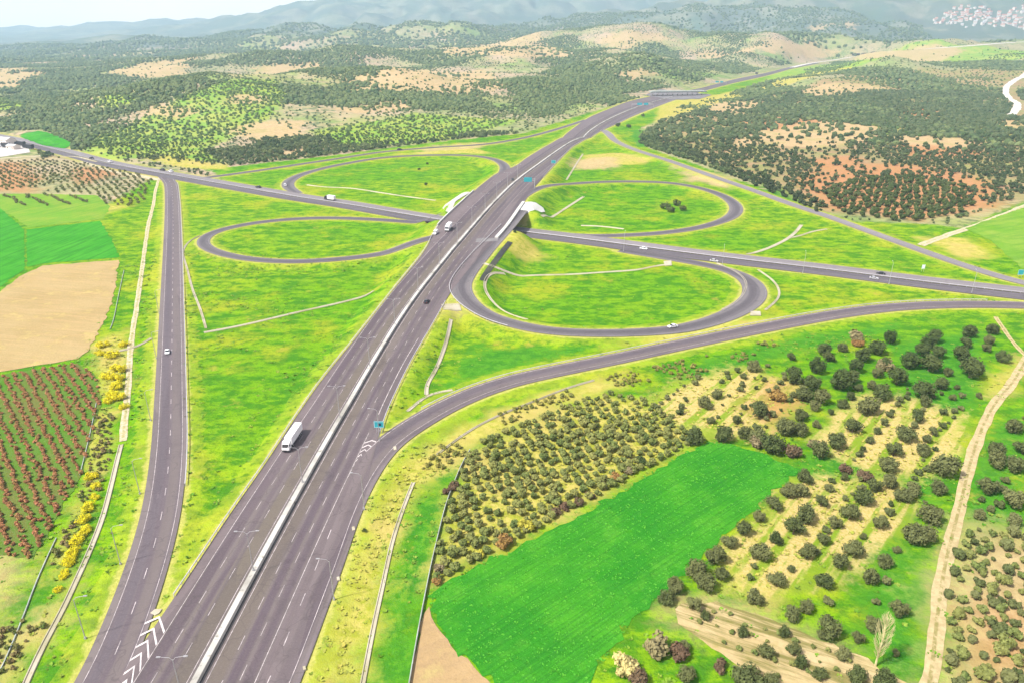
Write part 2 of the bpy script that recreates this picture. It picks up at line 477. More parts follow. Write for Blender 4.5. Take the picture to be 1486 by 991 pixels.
def gz(x, y):
    """ground level (bilinear)"""
    x = np.asarray(x, float); y = np.asarray(y, float)
    i = np.clip(np.searchsorted(gx, x) - 1, 0, len(gx) - 2); j = np.clip(np.searchsorted(gy, y) - 1, 0, len(gy) - 2)
    fx = np.clip((x - gx[i]) / (gx[i + 1] - gx[i]), 0, 1); fy = np.clip((y - gy[j]) / (gy[j + 1] - gy[j]), 0, 1)
    return (ZT[j, i] * (1 - fx) + ZT[j, i + 1] * fx) * (1 - fy) + (ZT[j + 1, i] * (1 - fx) + ZT[j + 1, i + 1] * fx) * fy
def samp(A, x, y):
    i = np.clip(np.searchsorted(gx, x), 0, len(gx) - 1); j = np.clip(np.searchsorted(gy, y), 0, len(gy) - 1)
    return A[j, i]

# ------------------------------------------------------------------ zones of ground cover, as distances to traced outlines
def inside_poly(poly, X, Y):
    c = np.zeros(X.shape, bool); n = len(poly)
    for i in range(n):
        x0, y0 = poly[i]; x1, y1 = poly[(i + 1) % n]
        if y0 == y1: continue
        c ^= ((y0 > Y) != (y1 > Y)) & (X < (x1 - x0) * (Y - y0) / (y1 - y0) + x0)
    return c
def sdf(poly, X, Y):
    d = np.full(X.shape, 1e9); n = len(poly)
    for i in range(n):
        a = poly[i]; e = poly[(i + 1) % n] - a
        t = np.clip(((X - a[0]) * e[0] + (Y - a[1]) * e[1]) / max(1e-9, e @ e), 0, 1)
        d = np.minimum(d, np.hypot(X - a[0] - t * e[0], Y - a[1] - t * e[1]))
    return np.where(inside_poly(poly, X, Y), d, -d)

ZONES = {}
def zone(name, polys, reach=60, wpoly=False):
    A = ZONES.setdefault(name, np.full(GX.shape, -reach * 1.0))
    for p in polys:
        W = np.array(p, float) if wpoly else hitpoly(p)
        i0, i1 = np.searchsorted(gx, W[:, 0].min() - reach), np.searchsorted(gx, W[:, 0].max() + reach)
        j0, j1 = np.searchsorted(gy, W[:, 1].min() - reach), np.searchsorted(gy, W[:, 1].max() + reach)
        sl = (slice(j0, j1), slice(i0, i1))
        A[sl] = np.maximum(A[sl], np.clip(sdf(W, GX[sl], GY[sl]), -reach, reach))
    return A

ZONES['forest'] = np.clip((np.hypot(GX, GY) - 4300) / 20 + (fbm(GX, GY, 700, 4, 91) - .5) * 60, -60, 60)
zone('grass', [[(-300, 1250), (-300, 420), (-60, 330), (60, 300), (150, 300), (215, 262), (235, 258), (330, 262), (300, 246), (200, 232), (330, 243), (450, 230), (520, 221), (640, 206), (760, 194), (860, 162), (940, 138), (1020, 126), (1110, 107), (1150, 101), (1180, 103), (1120, 116), (1050, 138), (985, 152), (960, 172), (925, 190), (925, 210), (990, 232), (1100, 272), (1130, 283), (1230, 322), (1340, 325), (1400, 332), (1500, 285), (1800, 285), (1800, 1250)]])
zone('dry', [
    [(585, 660), (548, 720), (520, 790), (490, 870), (452, 995), (530, 995), (560, 840), (600, 715), (640, 655)],
    [(560, 690), (640, 632), (760, 578), (900, 543), (905, 562), (790, 602), (690, 652), (610, 710)],
    [(930, 590), (990, 552), (1090, 533), (1160, 560), (1130, 620), (1050, 632), (960, 612)],
    [(1190, 640), (1260, 575), (1390, 600), (1395, 660), (1340, 690), (1250, 680), (1215, 660)],
    [(1062, 800), (1150, 700), (1290, 690), (1330, 740), (1300, 770), (1180, 800), (1120, 880), (1050, 850)],
    [(205, 228), (250, 226), (332, 240), (330, 247), (260, 244)],
    [(690, 340), (745, 352), (800, 372), (760, 384), (700, 372)],
    [(845, 226), (900, 222), (950, 232), (930, 240), (850, 240)],
    [(560, 226), (680, 214), (720, 224), (640, 224)],
    [(1330, 345), (1400, 345), (1450, 372), (1400, 378)],
    [(885, 505), (1000, 478), (1120, 462), (1090, 478), (960, 500)],
    [(1420, 560), (1486, 520), (1486, 545), (1450, 580)],
    [(140, 490), (190, 480), (185, 560), (160, 600), (140, 560)],
    [(70, 300), (150, 296), (190, 300), (130, 316), (80, 318)],
    [(0, 930), (60, 890), (110, 830), (90, 900), (40, 960), (0, 1000)],
    [(688, 650), (735, 622), (830, 585), (880, 572), (935, 580), (965, 600), (1020, 632), (920, 697), (870, 722), (775, 775), (650, 838), (628, 852), (640, 780), (668, 680)],
    [(130, 600), (165, 600), (150, 680), (110, 780), (70, 850), (90, 780), (125, 690)],
    [(960, 140), (1040, 138), (1120, 118), (1180, 104), (1240, 98), (1180, 112), (1080, 138), (1010, 160), (950, 178)],
])
zone('lush', [
    [(985, 540), (1150, 492), (1300, 470), (1305, 482), (1150, 515), (1000, 560)],
    [(655, 560), (690, 500), (842, 508), (760, 530), (700, 550)],
    [(596, 720), (660, 715), (640, 800), (612, 885), (592, 1000), (532, 1000), (562, 840)],
    [(600, 700), (660, 655), (720, 622), (790, 590), (840, 575), (800, 600), (720, 650), (660, 712)],
    [(1190, 640), (1130, 690), (1200, 700), (1240, 740), (1180, 790), (1260, 830), (1330, 830), (1345, 750), (1380, 680), (1300, 690)],
    [(1300, 500), (1420, 480), (1430, 560), (1380, 620), (1320, 580)],
    [(1400, 650), (1486, 590), (1486, 760), (1400, 760)],
    [(1100, 262), (1175, 286), (1160, 296), (1120, 286)],
    [(915, 190), (935, 188), (940, 212), (925, 214)],
    [(30, 194), (60, 190), (100, 208), (80, 212)],
    [(1260, 860), (1345, 830), (1340, 960), (1290, 990), (1250, 930)],
    [(0, 940), (40, 880), (100, 800), (130, 700), (150, 640), (110, 860), (40, 991), (0, 1000)],
])
zone('soil', [
    [(1385, 762), (1560, 765), (1640, 1100), (1350, 1100), (1368, 880)],
    [(985, 870), (1040, 872), (1180, 930), (1330, 1000), (1250, 1010), (1060, 930), (980, 905)],
    [(0, 925), (50, 885), (95, 868), (70, 910), (10, 962), (-40, 1000)],
    [(-30, 790), (15, 800), (32, 840), (12, 880), (-30, 895)],
    [(500, 118), (545, 103), (590, 97), (640, 105), (700, 103), (748, 128), (660, 138), (560, 132), (510, 136)],
    [(320, 190), (370, 178), (440, 176), (440, 200), (380, 206)],
    [(380, 232), (420, 218), (470, 215), (430, 230)],
    [(480, 158), (560, 146), (610, 146), (600, 158), (520, 166)],
    [(1095, 190), (1180, 172), (1275, 185), (1270, 205), (1180, 216), (1110, 212)],
    [(1085, 70), (1147, 61), (1174, 60), (1222, 73), (1180, 82), (1120, 80)],
    [(640, 78), (690, 66), (735, 53), (800, 66), (830, 80), (760, 84)],
    [(1000, 74), (1100, 68), (1090, 78), (1010, 82)],
    [(880, 108), (930, 100), (960, 110), (920, 116)],
    [(220, 150), (300, 160), (260, 172), (210, 165)],
    [(330, 135), (400, 140), (380, 152), (330, 150)],
    [(1140, 130), (1260, 122), (1290, 130), (1180, 142)],
    [(1060, 205), (1090, 196), (1100, 210), (1070, 216)],
    [(360, 100), (460, 88), (480, 98), (390, 108)],
    [(150, 105), (200, 92), (285, 84), (270, 110), (200, 116)],
    [(-60, 100), (20, 96), (75, 104), (30, 130), (-60, 134)],
    [(1040, 258), (1070, 262), (1000, 264), (985, 250)],
    [(1170, 40), (1240, 30), (1240, 42), (1180, 46)],
    [(1240, 75), (1340, 66), (1400, 70), (1300, 84)],
    [(1030, 150), (1110, 146), (1100, 160), (1020, 164)],
    [(1280, 195), (1400, 200), (1420, 215), (1330, 218)],
    [(975, 240), (1060, 258), (1060, 276), (1010, 262)],
    [(95, 226), (60, 232), (100, 222), (200, 246), (215, 258), (160, 244)],
    [(640, 454), (670, 452), (668, 464), (640, 464)],
    [(1450, 175), (1480, 170), (1486, 190), (1455, 190)],
    [(860, 60), (960, 50), (980, 60), (900, 72)],
    [(600, 216), (720, 206), (745, 204), (700, 214), (620, 221)],
    [(830, 232), (890, 228), (900, 244), (836, 246)],
])
zone('cutting', [[(1085, 72), (1110, 66), (1147, 60), (1174, 59), (1222, 72), (1200, 82), (1120, 84)], [(1220, 82), (1240, 74), (1340, 65), (1400, 66), (1486, 62), (1700, 58), (1700, 70), (1486, 74), (1300, 84)]])
zone('terrace', [[(1175, 640), (1215, 600), (1262, 572), (1330, 580), (1392, 600), (1396, 660), (1345, 692), (1255, 684), (1215, 664)], [(1062, 800), (1130, 715), (1200, 690), (1290, 700), (1335, 740), (1320, 790), (1230, 830), (1150, 860), (1060, 852)], [(935, 592), (990, 554), (1090, 535), (1150, 560), (1120, 620), (1050, 632), (965, 614)]])
_r = hit(1302, 586) - hit(1252, 651); RDIR = math.atan2(_r[1], _r[0])
zone('grovesoil', [[(935, 195), (960, 176), (1060, 152), (1200, 114), (1330, 100), (1500, 94), (1700, 94), (1700, 300), (1480, 292), (1420, 304), (1330, 322), (1195, 308), (1100, 262), (990, 225)]])
zone('rust', [
    [(1150, 262), (1200, 240), (1290, 236), (1380, 246), (1440, 262), (1450, 300), (1400, 312), (1200, 306)],
    [(1060, 178), (1150, 168), (1200, 176), (1120, 190)],
    [(1290, 210), (1400, 214), (1440, 226), (1330, 232)],
    [(1170, 232), (1240, 225), (1265, 250), (1230, 272), (1190, 262)],
    [(1275, 158), (1330, 155), (1378, 166), (1350, 173), (1280, 166)],
    [(1200, 262), (1300, 250), (1400, 275), (1400, 305), (1330, 320), (1230, 305)],
    [(-40, 238), (30, 236), (60, 256), (40, 280), (-40, 280)],
    [(1440, 900), (1470, 890), (1480, 960), (1430, 960)],
    [(1120, 560), (1150, 590), (1130, 610), (1090, 590)],
    [(180, 245), (120, 245), (100, 262), (130, 268)],
])
zone('meadow', [   # bright grass among the trees of the hillsides
    [(120, 235), (130, 200), (220, 165), (300, 125), (400, 115), (420, 145), (390, 175), (300, 215), (330, 240), (230, 228)],
    [(135, 140), (165, 136), (205, 140), (180, 156), (150, 156)],
    [(-30, 150), (20, 140), (40, 155), (-30, 165)],
    [(1240, 172), (1350, 176), (1380, 195), (1280, 200)],
    [(1410, 190), (1486, 180), (1486, 205), (1430, 205)],
    [(1130, 100), (1250, 84), (1486, 74), (1700, 70), (1700, 82), (1486, 84), (1250, 96), (1150, 110), (1100, 124)],
    [(1400, 240), (1430, 225), (1440, 290), (1405, 290)],
    [(450, 190), (600, 165), (760, 175), (640, 205), (500, 215)],
])
# ------------------------------------------------------------------ surface materials
def ground_material():
    k = NT('ground_cover', 1.0, 0.0)
    P = k.pos()
    big = k.noise(P, 0.0065, 4, 0.6); mid = k.noise(P, 0.035, 4, 0.62); fine = k.noise(P, 0.28, 4, 0.7); tuft = k.noise(P, 1.3, 3, 0.7)
    blot = k.noise(k.scaled(P, (1.0, 1.7, 1)), 0.09, 5, 0.7)
    # wild hillside: grey green scrub, tan earth, some green
    scr = k.n('ShaderNodeTexVoronoi'); scr.inputs['Scale'].default_value = 0.085; k.l(P, scr.inputs['Vector'])
    dots = k.rng(scr.outputs['Distance'], 0.25, 0.55)
    earth = k.mix(k.rng(mid, 0.35, 0.65), (0.34, 0.285, 0.15), (0.245, 0.275, 0.09))
    earth = k.mix(k.rng(big, 0.45, 0.62), earth, (0.165, 0.26, 0.06))
    earth = k.mix(k.rng(k.noise(P, 0.0035, 5, 0.65), 0.42, 0.58), earth, (0.38, 0.285, 0.195))
    wild = k.mix(k.math('MULTIPLY', k.math('SUBTRACT', 1.0, dots), k.rng(k.noise(P, 0.012, 4, 0.6), 0.45, 0.6)), earth, (0.095, 0.135, 0.06))
    ridge = k.rng(k.noise(P, 0.0016, 4, 0.6), 0.44, 0.6)
    wild = k.mix(k.math('MULTIPLY', ridge, 0.5), wild, (0.19, 0.24, 0.09))
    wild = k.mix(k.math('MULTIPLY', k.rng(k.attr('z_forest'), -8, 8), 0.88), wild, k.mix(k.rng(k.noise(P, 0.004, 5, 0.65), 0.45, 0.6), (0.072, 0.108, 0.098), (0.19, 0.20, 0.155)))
    und = k.math('MULTIPLY', k.rng(k.noise(P, 0.13, 4, 0.7), 0.46, 0.60), k.rng(k.noise(P, 0.010, 4, 0.65), 0.40, 0.56))
    wild = k.mix(k.math('MULTIPLY', und, 0.75), wild, (0.085, 0.115, 0.050))
    # grass
    g = k.mix(k.rng(big, 0.40, 0.62), (0.118, 0.275, 0.005), (0.200, 0.315, 0.008))
    g = k.mix(k.math('MULTIPLY', k.rng(blot, 0.41, 0.60), 0.9), g, (0.036, 0.155, 0.008))
    g = k.mix(k.math('MULTIPLY', k.rng(k.noise(P, 0.022, 5, 0.66), 0.50, 0.66), 0.75), g, (0.290, 0.310, 0.018))
    g = k.mix(k.math('MULTIPLY', k.rng(fine, 0.47, 0.68), 0.65), g, (0.036, 0.120, 0.009))
    g = k.mix(k.math('MULTIPLY', k.rng(tuft, 0.52, 0.70), 0.55), g, (0.034, 0.095, 0.010))
    jit = k.math('ADD', k.math('MULTIPLY', k.math('SUBTRACT', k.noise(P, 0.07, 5, 0.7), 0.5), 22.0), k.math('MULTIPLY', k.math('SUBTRACT', fine, 0.5), 9.0))
    jit2 = k.math('MULTIPLY', jit, 2.2)
    def zf(name, j, soft): return k.rng(k.math('ADD', k.attr(name), j), -soft, soft)
    c = k.mix(zf('z_grass', jit, 2.5), wild, g)
    md = k.mix(k.rng(mid, 0.4, 0.6), (0.14, 0.29, 0.025), (0.26, 0.32, 0.05))
    c = k.mix(k.math('MULTIPLY', zf('z_meadow', jit2, 8), 0.85), c, md)
    lu = k.mix(k.rng(fine, 0.42, 0.62), (0.030, 0.155, 0.012), (0.066, 0.225, 0.013))
    c = k.mix(k.math('MULTIPLY', zf('z_lush', jit, 4), 0.9), c, lu)
    g2 = k.noise(k.scaled(P, (1, 1, 1)), 0.055, 5, 0.72)
    c = k.mix(k.math('MULTIPLY', k.math('MULTIPLY', k.rng(g2, 0.60, 0.72), 0.55), zf('z_grass', jit, 2.5)), c, (0.36, 0.27, 0.055))
    dr = k.mix(k.rng(fine, 0.38, 0.62), (0.43, 0.355, 0.095), (0.26, 0.275, 0.03))
    dr = k.mix(k.math('MULTIPLY', k.rng(mid, 0.5, 0.65), 0.6), dr, (0.42, 0.31, 0.11))
    c = k.mix(k.math('MULTIPLY', zf('z_dry', jit, 5), 0.92), c, dr)
    rt_ = k.n('ShaderNodeMapping'); rt_.inputs['Rotation'].default_value = (0, 0, -RDIR); k.l(P, rt_.inputs[0])
    st_ = k.noise(k.scaled(rt_.outputs[0], (0.018, 0.20, 1)), 1.0, 3, 0.6)
    te = k.mix(k.rng(k.math('ADD', st_, k.math('MULTIPLY', k.math('SUBTRACT', fine, .5), .22)), 0.46, 0.58), k.mix(k.rng(tuft, .4, .6), (0.47, 0.36, 0.155), (0.36, 0.295, 0.085)), (0.15, 0.24, 0.015))
    c = k.mix(k.math('MULTIPLY', zf('z_terrace', jit, 5), 0.9), c, te)
    gs = k.mix(k.rng(mid, .4, .6), (0.30, 0.19, 0.105), (0.22, 0.21, 0.075))
    c = k.mix(k.math('MULTIPLY', zf('z_grovesoil', jit2, 12), 0.75), c, gs)
    ln_ = k.n('ShaderNodeVectorMath', operation='LENGTH'); k.l(P, ln_.inputs[0])
    far_ = k.rng(ln_.outputs['Value'], 450, 2200, 1.0, 4.5, False)
    jit3 = k.math('ADD', k.math('MULTIPLY', jit, far_), k.math('MULTIPLY', k.math('MULTIPLY', k.math('SUBTRACT', k.noise(P, 0.016, 4, .7), .5), 26.0), far_))
    so = k.mix(k.rng(fine, 0.36, 0.66), (0.44, 0.325, 0.175), (0.35, 0.25, 0.125))
    so = k.mix(k.math('MULTIPLY', k.rng(mid, 0.5, 0.64), 0.45), so, (0.27, 0.25, 0.08))
    c = k.mix(k.math('MULTIPLY', zf('z_soil', jit3, 9), 0.88), c, so)
    ru = k.mix(k.rng(fine, 0.36, 0.66), (0.42, 0.185, 0.085), (0.32, 0.175, 0.075))
    c = k.mix(k.math('MULTIPLY', zf('z_rust', jit3, 12), 0.8), c, ru)
    # pale trampled verge at the asphalt's edge
    vj = k.math('ADD', k.attr('z_road'), k.math('MULTIPLY', k.math('SUBTRACT', fine, 0.5), 5.0))
    verge = k.math('SUBTRACT', 1.0, k.rng(vj, 0.5, 2.2))
    c = k.mix(k.math('MULTIPLY', verge, 0.8), c, k.mix(k.rng(tuft, 0.4, 0.6), (0.45, 0.39, 0.15), (0.33, 0.30, 0.10)))
    vv = k.math('SUBTRACT', 1.0, k.rng(k.math('ADD', k.attr('z_road'), jit), 3.0, 9.0))
    c = k.mix(k.math('MULTIPLY', vv, 0.35), c, (0.34, 0.36, 0.035))
    k.color(c)
    hgt = k.math('ADD', k.math('MULTIPLY', fine, 1.0), k.math('MULTIPLY', tuft, 0.35))
    k.bump(hgt, 0.9, 0.55)
    return k.m

def asphalt(name, a, b, patch, tint=0.6, lanes=None):
    k = NT(name, 0.8, 0.25)
    uv = k.n('ShaderNodeUVMap').outputs[0]
    P = k.pos()
    st = k.noise(k.scaled(uv, (0.55, 0.0045, 1)), 1.0, 3, 0.55)
    st2 = k.noise(k.scaled(uv, (1.7, 0.012, 1)), 1.0, 3, 0.6)
    c = k.mix(k.rng(st, 0.38, 0.62), a, b)
    c = k.mix(k.math('MULTIPLY', k.rng(st2, 0.52, 0.72), tint), c, patch)
    if lanes:
        sp_ = k.n('ShaderNodeSeparateXYZ'); k.l(uv, sp_.inputs[0])
        u = k.math('ADD', sp_.outputs[0], k.math('MULTIPLY', k.math('SUBTRACT', k.noise(k.scaled(uv, (0.02, 0.01, 1)), 1.0, 2), 0.5), 1.6))
        for (u0, u1, col_, f_) in lanes:
            band = k.math('MULTIPLY', k.rng(u, u0 - .5, u0 + .5), k.math('SUBTRACT', 1.0, k.rng(u, u1 - .5, u1 + .5)))
            c = k.mix(k.math('MULTIPLY', band, min(1.0, f_ * 1.3)), c, col_)
    vp_ = k.n('ShaderNodeTexVoronoi'); vp_.inputs['Scale'].default_value = 1.0; k.l(k.scaled(uv, (0.27, 0.018, 1)), vp_.inputs['Vector'])
    sv_ = k.n('ShaderNodeSeparateColor'); k.l(vp_.outputs['Color'], sv_.inputs[0])
    c = k.mix(k.math('MULTIPLY', k.rng(sv_.outputs[0], .55, .95), .30), c, tuple(x * .70 for x in a))
    c = k.mix(k.math('MULTIPLY', k.rng(sv_.outputs[1], .6, .95), .28), c, tuple(x * 1.3 for x in b))
    oil = k.math('MULTIPLY', k.rng(k.noise(k.scaled(uv, (0.9, 0.06, 1)), 1.0, 4, .7), .58, .74), .4)
    c = k.mix(oil, c, tuple(x * .55 for x in a))
    spots = k.noise(P, 0.16, 5, 0.7); gr = k.noise(P, 2.2, 3, 0.7)
    c = k.mix(k.math('MULTIPLY', k.rng(spots, 0.5, 0.7), 0.35), c, tuple(x * 0.72 for x in a))
    c = k.mix(k.math('MULTIPLY', k.rng(gr, 0.45, 0.7), 0.25), c, tuple(x * 1.4 for x in b))
    crk = k.n('ShaderNodeTexVoronoi', feature='DISTANCE_TO_EDGE'); crk.inputs['Scale'].default_value = 0.09
    wob = k.n('ShaderNodeVectorMath', operation='ADD')
    k.l(P, wob.inputs[0])
    nz = k.n('ShaderNodeTexNoise'); nz.inputs['Scale'].default_value = 0.2; k.l(P, nz.inputs['Vector'])
    sc = k.n('ShaderNodeVectorMath', operation='SCALE'); k.l(nz.outputs['Color'], sc.inputs[0]); sc.inputs['Scale'].default_value = 9
    k.l(sc.outputs[0], wob.inputs[1]); k.l(wob.outputs[0], crk.inputs['Vector'])
    c = k.mix(k.math('MULTIPLY', k.math('SUBTRACT', 1.0, k.rng(crk.outputs['Distance'], 0.0, 0.022)), 0.35), c, tuple(x * 0.55 for x in a))
    k.color(c); k.bump(gr, 0.02, 0.4)
    return k.m

M = {}
M['ground'] = ground_material()
M['highway'] = asphalt('highway_asphalt', (0.090, 0.074, 0.075), (0.124, 0.103, 0.101), (0.126, 0.106, 0.083), 0.75, [(-5.2, -1.9, (0.116, 0.097, 0.077), .75), (2.0, 5.2, (0.114, 0.094, 0.078), .7), (-12.4, -9.6, (0.076, 0.055, 0.070), .6), (-8.0, -6.4, (0.074, 0.055, 0.068), .55), (6.3, 8.4, (0.074, 0.055, 0.070), .6), (9.6, 11.8, (0.077, 0.057, 0.071), .5), (-40, -13, (0.129, 0.102, 0.106), .7), (12.8, 16.5, (0.122, 0.097, 0.103), .55), (16.8, 19.8, (0.073, 0.055, 0.068), .5), (20.8, 60, (0.142, 0.118, 0.124), .75)])
M['ramp'] = asphalt('ramp_asphalt', (0.094, 0.075, 0.085), (0.122, 0.100, 0.106), (0.118, 0.100, 0.084), 0.6, [(-6, -3.6, (0.145, 0.122, 0.116), .7), (-2.8, -.6, (0.088, 0.074, 0.086), .6), (.9, 3.6, (0.125, 0.104, 0.098), .6), (4.2, 7, (0.15, 0.126, 0.124), .7)])
M['loop'] = asphalt('loop_asphalt', (0.088, 0.078, 0.086), (0.124, 0.112, 0.117), (0.070, 0.062, 0.068), 0.7, [(-1.8, 1.2, (0.070, 0.062, 0.070), .6), (2.6, 8, (0.15, 0.138, 0.138), .6), (-8, -2.9, (0.15, 0.138, 0.138), .6)])
M['crossdark'] = asphalt('cross_road_asphalt', (0.080, 0.070, 0.080), (0.112, 0.100, 0.108), (0.12, 0.108, 0.108))
M['crosslight'] = asphalt('worn_cross_road_asphalt', (0.16, 0.145, 0.15), (0.20, 0.182, 0.186), (0.12, 0.108, 0.112))
M['farroad'] = plain('pale_far_road', (0.52, 0.48, 0.44), 0.9, 0.12, 0.05)
M['paint'] = plain('road_paint', (0.36, 0.32, 0.32), 0.6, 0.40, 0.7)
M['paintdim'] = plain('worn_road_paint', (0.21, 0.185, 0.185), 0.7, 0.25, 0.6)
def concrete(name, col, dirt, amt):
    k = NT(name, 0.85, 0.15); P = k.pos()
    f = k.noise(P, 0.5, 5, 0.7); g = k.noise(P, 0.06, 3, 0.6)
    c = k.mix(k.math('MULTIPLY', k.rng(f, 0.55, 0.72), amt), col, dirt)
    c = k.mix(k.math('MULTIPLY', k.rng(g, 0.45, 0.65), amt * 0.6), c, dirt)
    k.color(c); return k.m
M['concrete'] = concrete('pale_concrete', (0.40, 0.38, 0.345), (0.22, 0.19, 0.14), 0.55)
M['channel'] = concrete('channel_concrete', (0.40, 0.36, 0.275), (0.19, 0.18, 0.07), 0.75)
M['white_conc'] = concrete('whitewashed_concrete', (0.50, 0.50, 0.47), (0.28, 0.26, 0.21), 0.6)
M['stone'] = concrete('shaded_stone', (0.04, 0.042, 0.038), (0.10, 0.10, 0.06), 0.8)  # bank facing stone, darkened to carry its shade
M['steel'] = plain('galvanised_steel', (0.36, 0.36, 0.37), 0.45, 0.1, 2, 0.5, 0.3)
M['rail'] = plain('guardrail_steel', (0.42, 0.41, 0.42), 0.5, 0.15, 0.3, 0.5, 0.2)
M['track'] = None
def dirt(name, a, b, cgrass):
    k = NT(name, 0.95, 0.05); P = k.pos(); uv = k.n('ShaderNodeUVMap').outputs[0]
    f = k.noise(P, 0.5, 5, 0.7)
    c = k.mix(k.rng(f, 0.35, 0.65), a, b)
    # grassy middle and edges between the wheel ruts
    sep = k.n('ShaderNodeSeparateXYZ'); k.l(uv, sep.inputs[0])
    au = k.math('ABSOLUTE', sep.outputs[0]); n2 = k.noise(P, 0.35, 5, 0.75)
    mid = k.math('MULTIPLY', k.math('SUBTRACT', 1.0, k.rng(au, 0.25, 0.55)), k.rng(n2, 0.40, 0.56))
    c = k.mix(k.math('MULTIPLY', mid, 0.85), c, cgrass)
    k.color(c); k.bump(f, 0.15, 0.5); return k.m
M['track'] = dirt('dirt_track', (0.44, 0.36, 0.20), (0.33, 0.26, 0.13), (0.19, 0.17, 0.05))
M['whitegravel'] = plain('white_gravel', (0.58, 0.54, 0.46), .9, .1, .1)
M['gravel'] = dirt('pale_gravel', (0.46, 0.41, 0.31), (0.36, 0.31, 0.16), (0.26, 0.25, 0.09))

def field_mat(name, a, b, row_dir=None, pitch=1.0, rowcol=None, amt=0.5, blot=None):
    k = NT(name, 1.0, 0.0); P = k.pos()
    f = k.noise(P, 0.9, 4, 0.7); m = k.noise(P, 0.045, 5, 0.65)
    c = k.mix(k.rng(m, 0.35, 0.65), a, b)
    if blot: c = k.mix(k.math('MULTIPLY', k.rng(k.noise(P, 0.09, 5, 0.7), 0.52, 0.7), 0.6), c, blot)
    if row_dir is not None:
        rot = k.n('ShaderNodeMapping'); rot.inputs['Rotation'].default_value = (0, 0, -row_dir); k.l(P, rot.inputs[0])
        stre = k.noise(k.scaled(rot.outputs[0], (0.03, 1.0 / pitch, 1)), 1.0, 4, 0.7)
        c = k.mix(k.math('MULTIPLY', k.rng(stre, 0.45, 0.62), amt), c, rowcol)
        tr = k.n('ShaderNodeSeparateXYZ'); k.l(rot.outputs[0], tr.inputs[0])
        w = k.math('ABSOLUTE', k.math('SINE', k.math('MULTIPLY', tr.outputs[1], math.pi / (pitch * 6))))
        c = k.mix(k.math('MULTIPLY', k.math('SUBTRACT', 1.0, k.rng(w, 0.02, 0.16)), amt * 0.6), c, rowcol)
    c = k.mix(k.math('MULTIPLY', k.rng(f, 0.5, 0.72), 0.35), c, tuple(x * 0.6 for x in a))
    k.color(c); k.bump(f, 0.5, 0.5); return k.m

# ------------------------------------------------------------------ terrain sheet
ny, nx = GX.shape
idx = np.arange(ny * nx).reshape(ny, nx)
quads = np.column_stack([idx[:-1, :-1].ravel(), idx[:-1, 1:].ravel(), idx[1:, 1:].ravel(), idx[1:, :-1].ravel()])
att = {'z_' + n_: A.ravel() for n_, A in ZONES.items()}
att['z_road'] = np.clip(RD, -5, 60).ravel()
me = mesh_np('ground', np.column_stack([GX.ravel(), GY.ravel(), ZT.ravel()]), quads, [M['ground']], smooth=True, attrs=att)
tag(link('ground', me), 'rolling green ground with grass verges, orchards and bare soil patches', 'ground', kind='structure')

# ------------------------------------------------------------------ ribbons
def ribbon_mesh(name, P, offs, zoff, mat, us=None, z_fn=None):
    """quads along P between lateral offsets (arrays or numbers, positive = right of travel)"""
    N = normals2(P); n = len(P); s = arclen(P)
    rows = []; uvs = []
    for j, o in enumerate(offs):
        o = np.broadcast_to(np.asarray(o, float), (n,))
        xy = P[:, :2] + N * o[:, None]
        z = P[:, 2] + (zoff[j] if isinstance(zoff, (list, tuple)) else zoff) if z_fn is None else z_fn(xy[:, 0], xy[:, 1]) + (zoff[j] if isinstance(zoff, (list, tuple)) else zoff)
        rows.append(np.column_stack([xy, z])); uvs.append(np.column_stack([o, s]))
    k = len(offs)
    V = np.stack(rows, 1).reshape(-1, 3); UV = np.stack(uvs, 1).reshape(-1, 2)
    a = (np.arange(n - 1)[:, None] * k + np.arange(k - 1)[None, :]).ravel()
    Q = np.column_stack([a, a + 1, a + k + 1, a + k])
    return mesh_np(name, V, Q, [mat], uv=UV)

def road_obj(name, key, mat, label, zoff=0.0, lo=None, hi=None):
    P = ROADS[key]
    hw = P[:, 3]
    l = -hw if lo is None else lo; r = hw if hi is None else hi
    o = link(name, ribbon_mesh(name, P, [l, (l + r) / 2, r], zoff, mat))
    tag(o, label, 'road', kind='structure')
    return o

# highway sheet: left edge, median line, right edge (real rows along its length)
uvh = np.stack([np.column_stack([XL - XM, HY]), np.column_stack([0 * XM, HY]), np.column_stack([XR - XM, HY])], 1).reshape(-1, 2)
Vh = np.stack([np.column_stack([XL, HY, HZ]), np.column_stack([XM, HY, HZ]), np.column_stack([XR, HY, HZ])], 1).reshape(-1, 3)
a = (np.arange(len(HY) - 1)[:, None] * 3 + np.arange(2)[None, :]).ravel()
me = mesh_np('highway', Vh, np.column_stack([a, a + 1, a + 4, a + 3]), [M['highway']], uv=uvh)
tag(link('highway', me), 'wide purplish grey multilane highway running up to the hills', 'road', kind='structure')
P = ROADS['crossroad']; hw = P[:, 3]
# travel goes left to right, so negative offsets lie on the far side
tag(link('cross_road', ribbon_mesh('cross_road', P, [0.45 + 0 * hw, hw * 0.6, hw], 0.0, M['crossdark'])), 'darker near carriageway of the road passing under the bridge', 'road', kind='structure')
tag(link('cross_road', ribbon_mesh('cross_road', P, [-hw, -hw * 0.6, -0.45 + 0 * hw], 0.0, M['crosslight'])), 'paler far carriageway of the road passing under the bridge', 'road', kind='structure')
road_obj('ramp_road', 'ramp_a', M['ramp'], 'long straight slip road left of the highway', -0.03)
road_obj('loop_road', 'loop_front_left', M['loop'], 'loop road left of the bridge, near side', -0.05)
road_obj('loop_road', 'loop_front_right', M['loop'], 'dark loop road right of the bridge, near side', -0.05)
road_obj('ramp_road', 'ramp_b', M['ramp'], 'broad slip road curving right from the highway', -0.035)
road_obj('loop_road', 'loop_back_left', M['loop'], 'loop road left of the highway behind the cross road', -0.05)
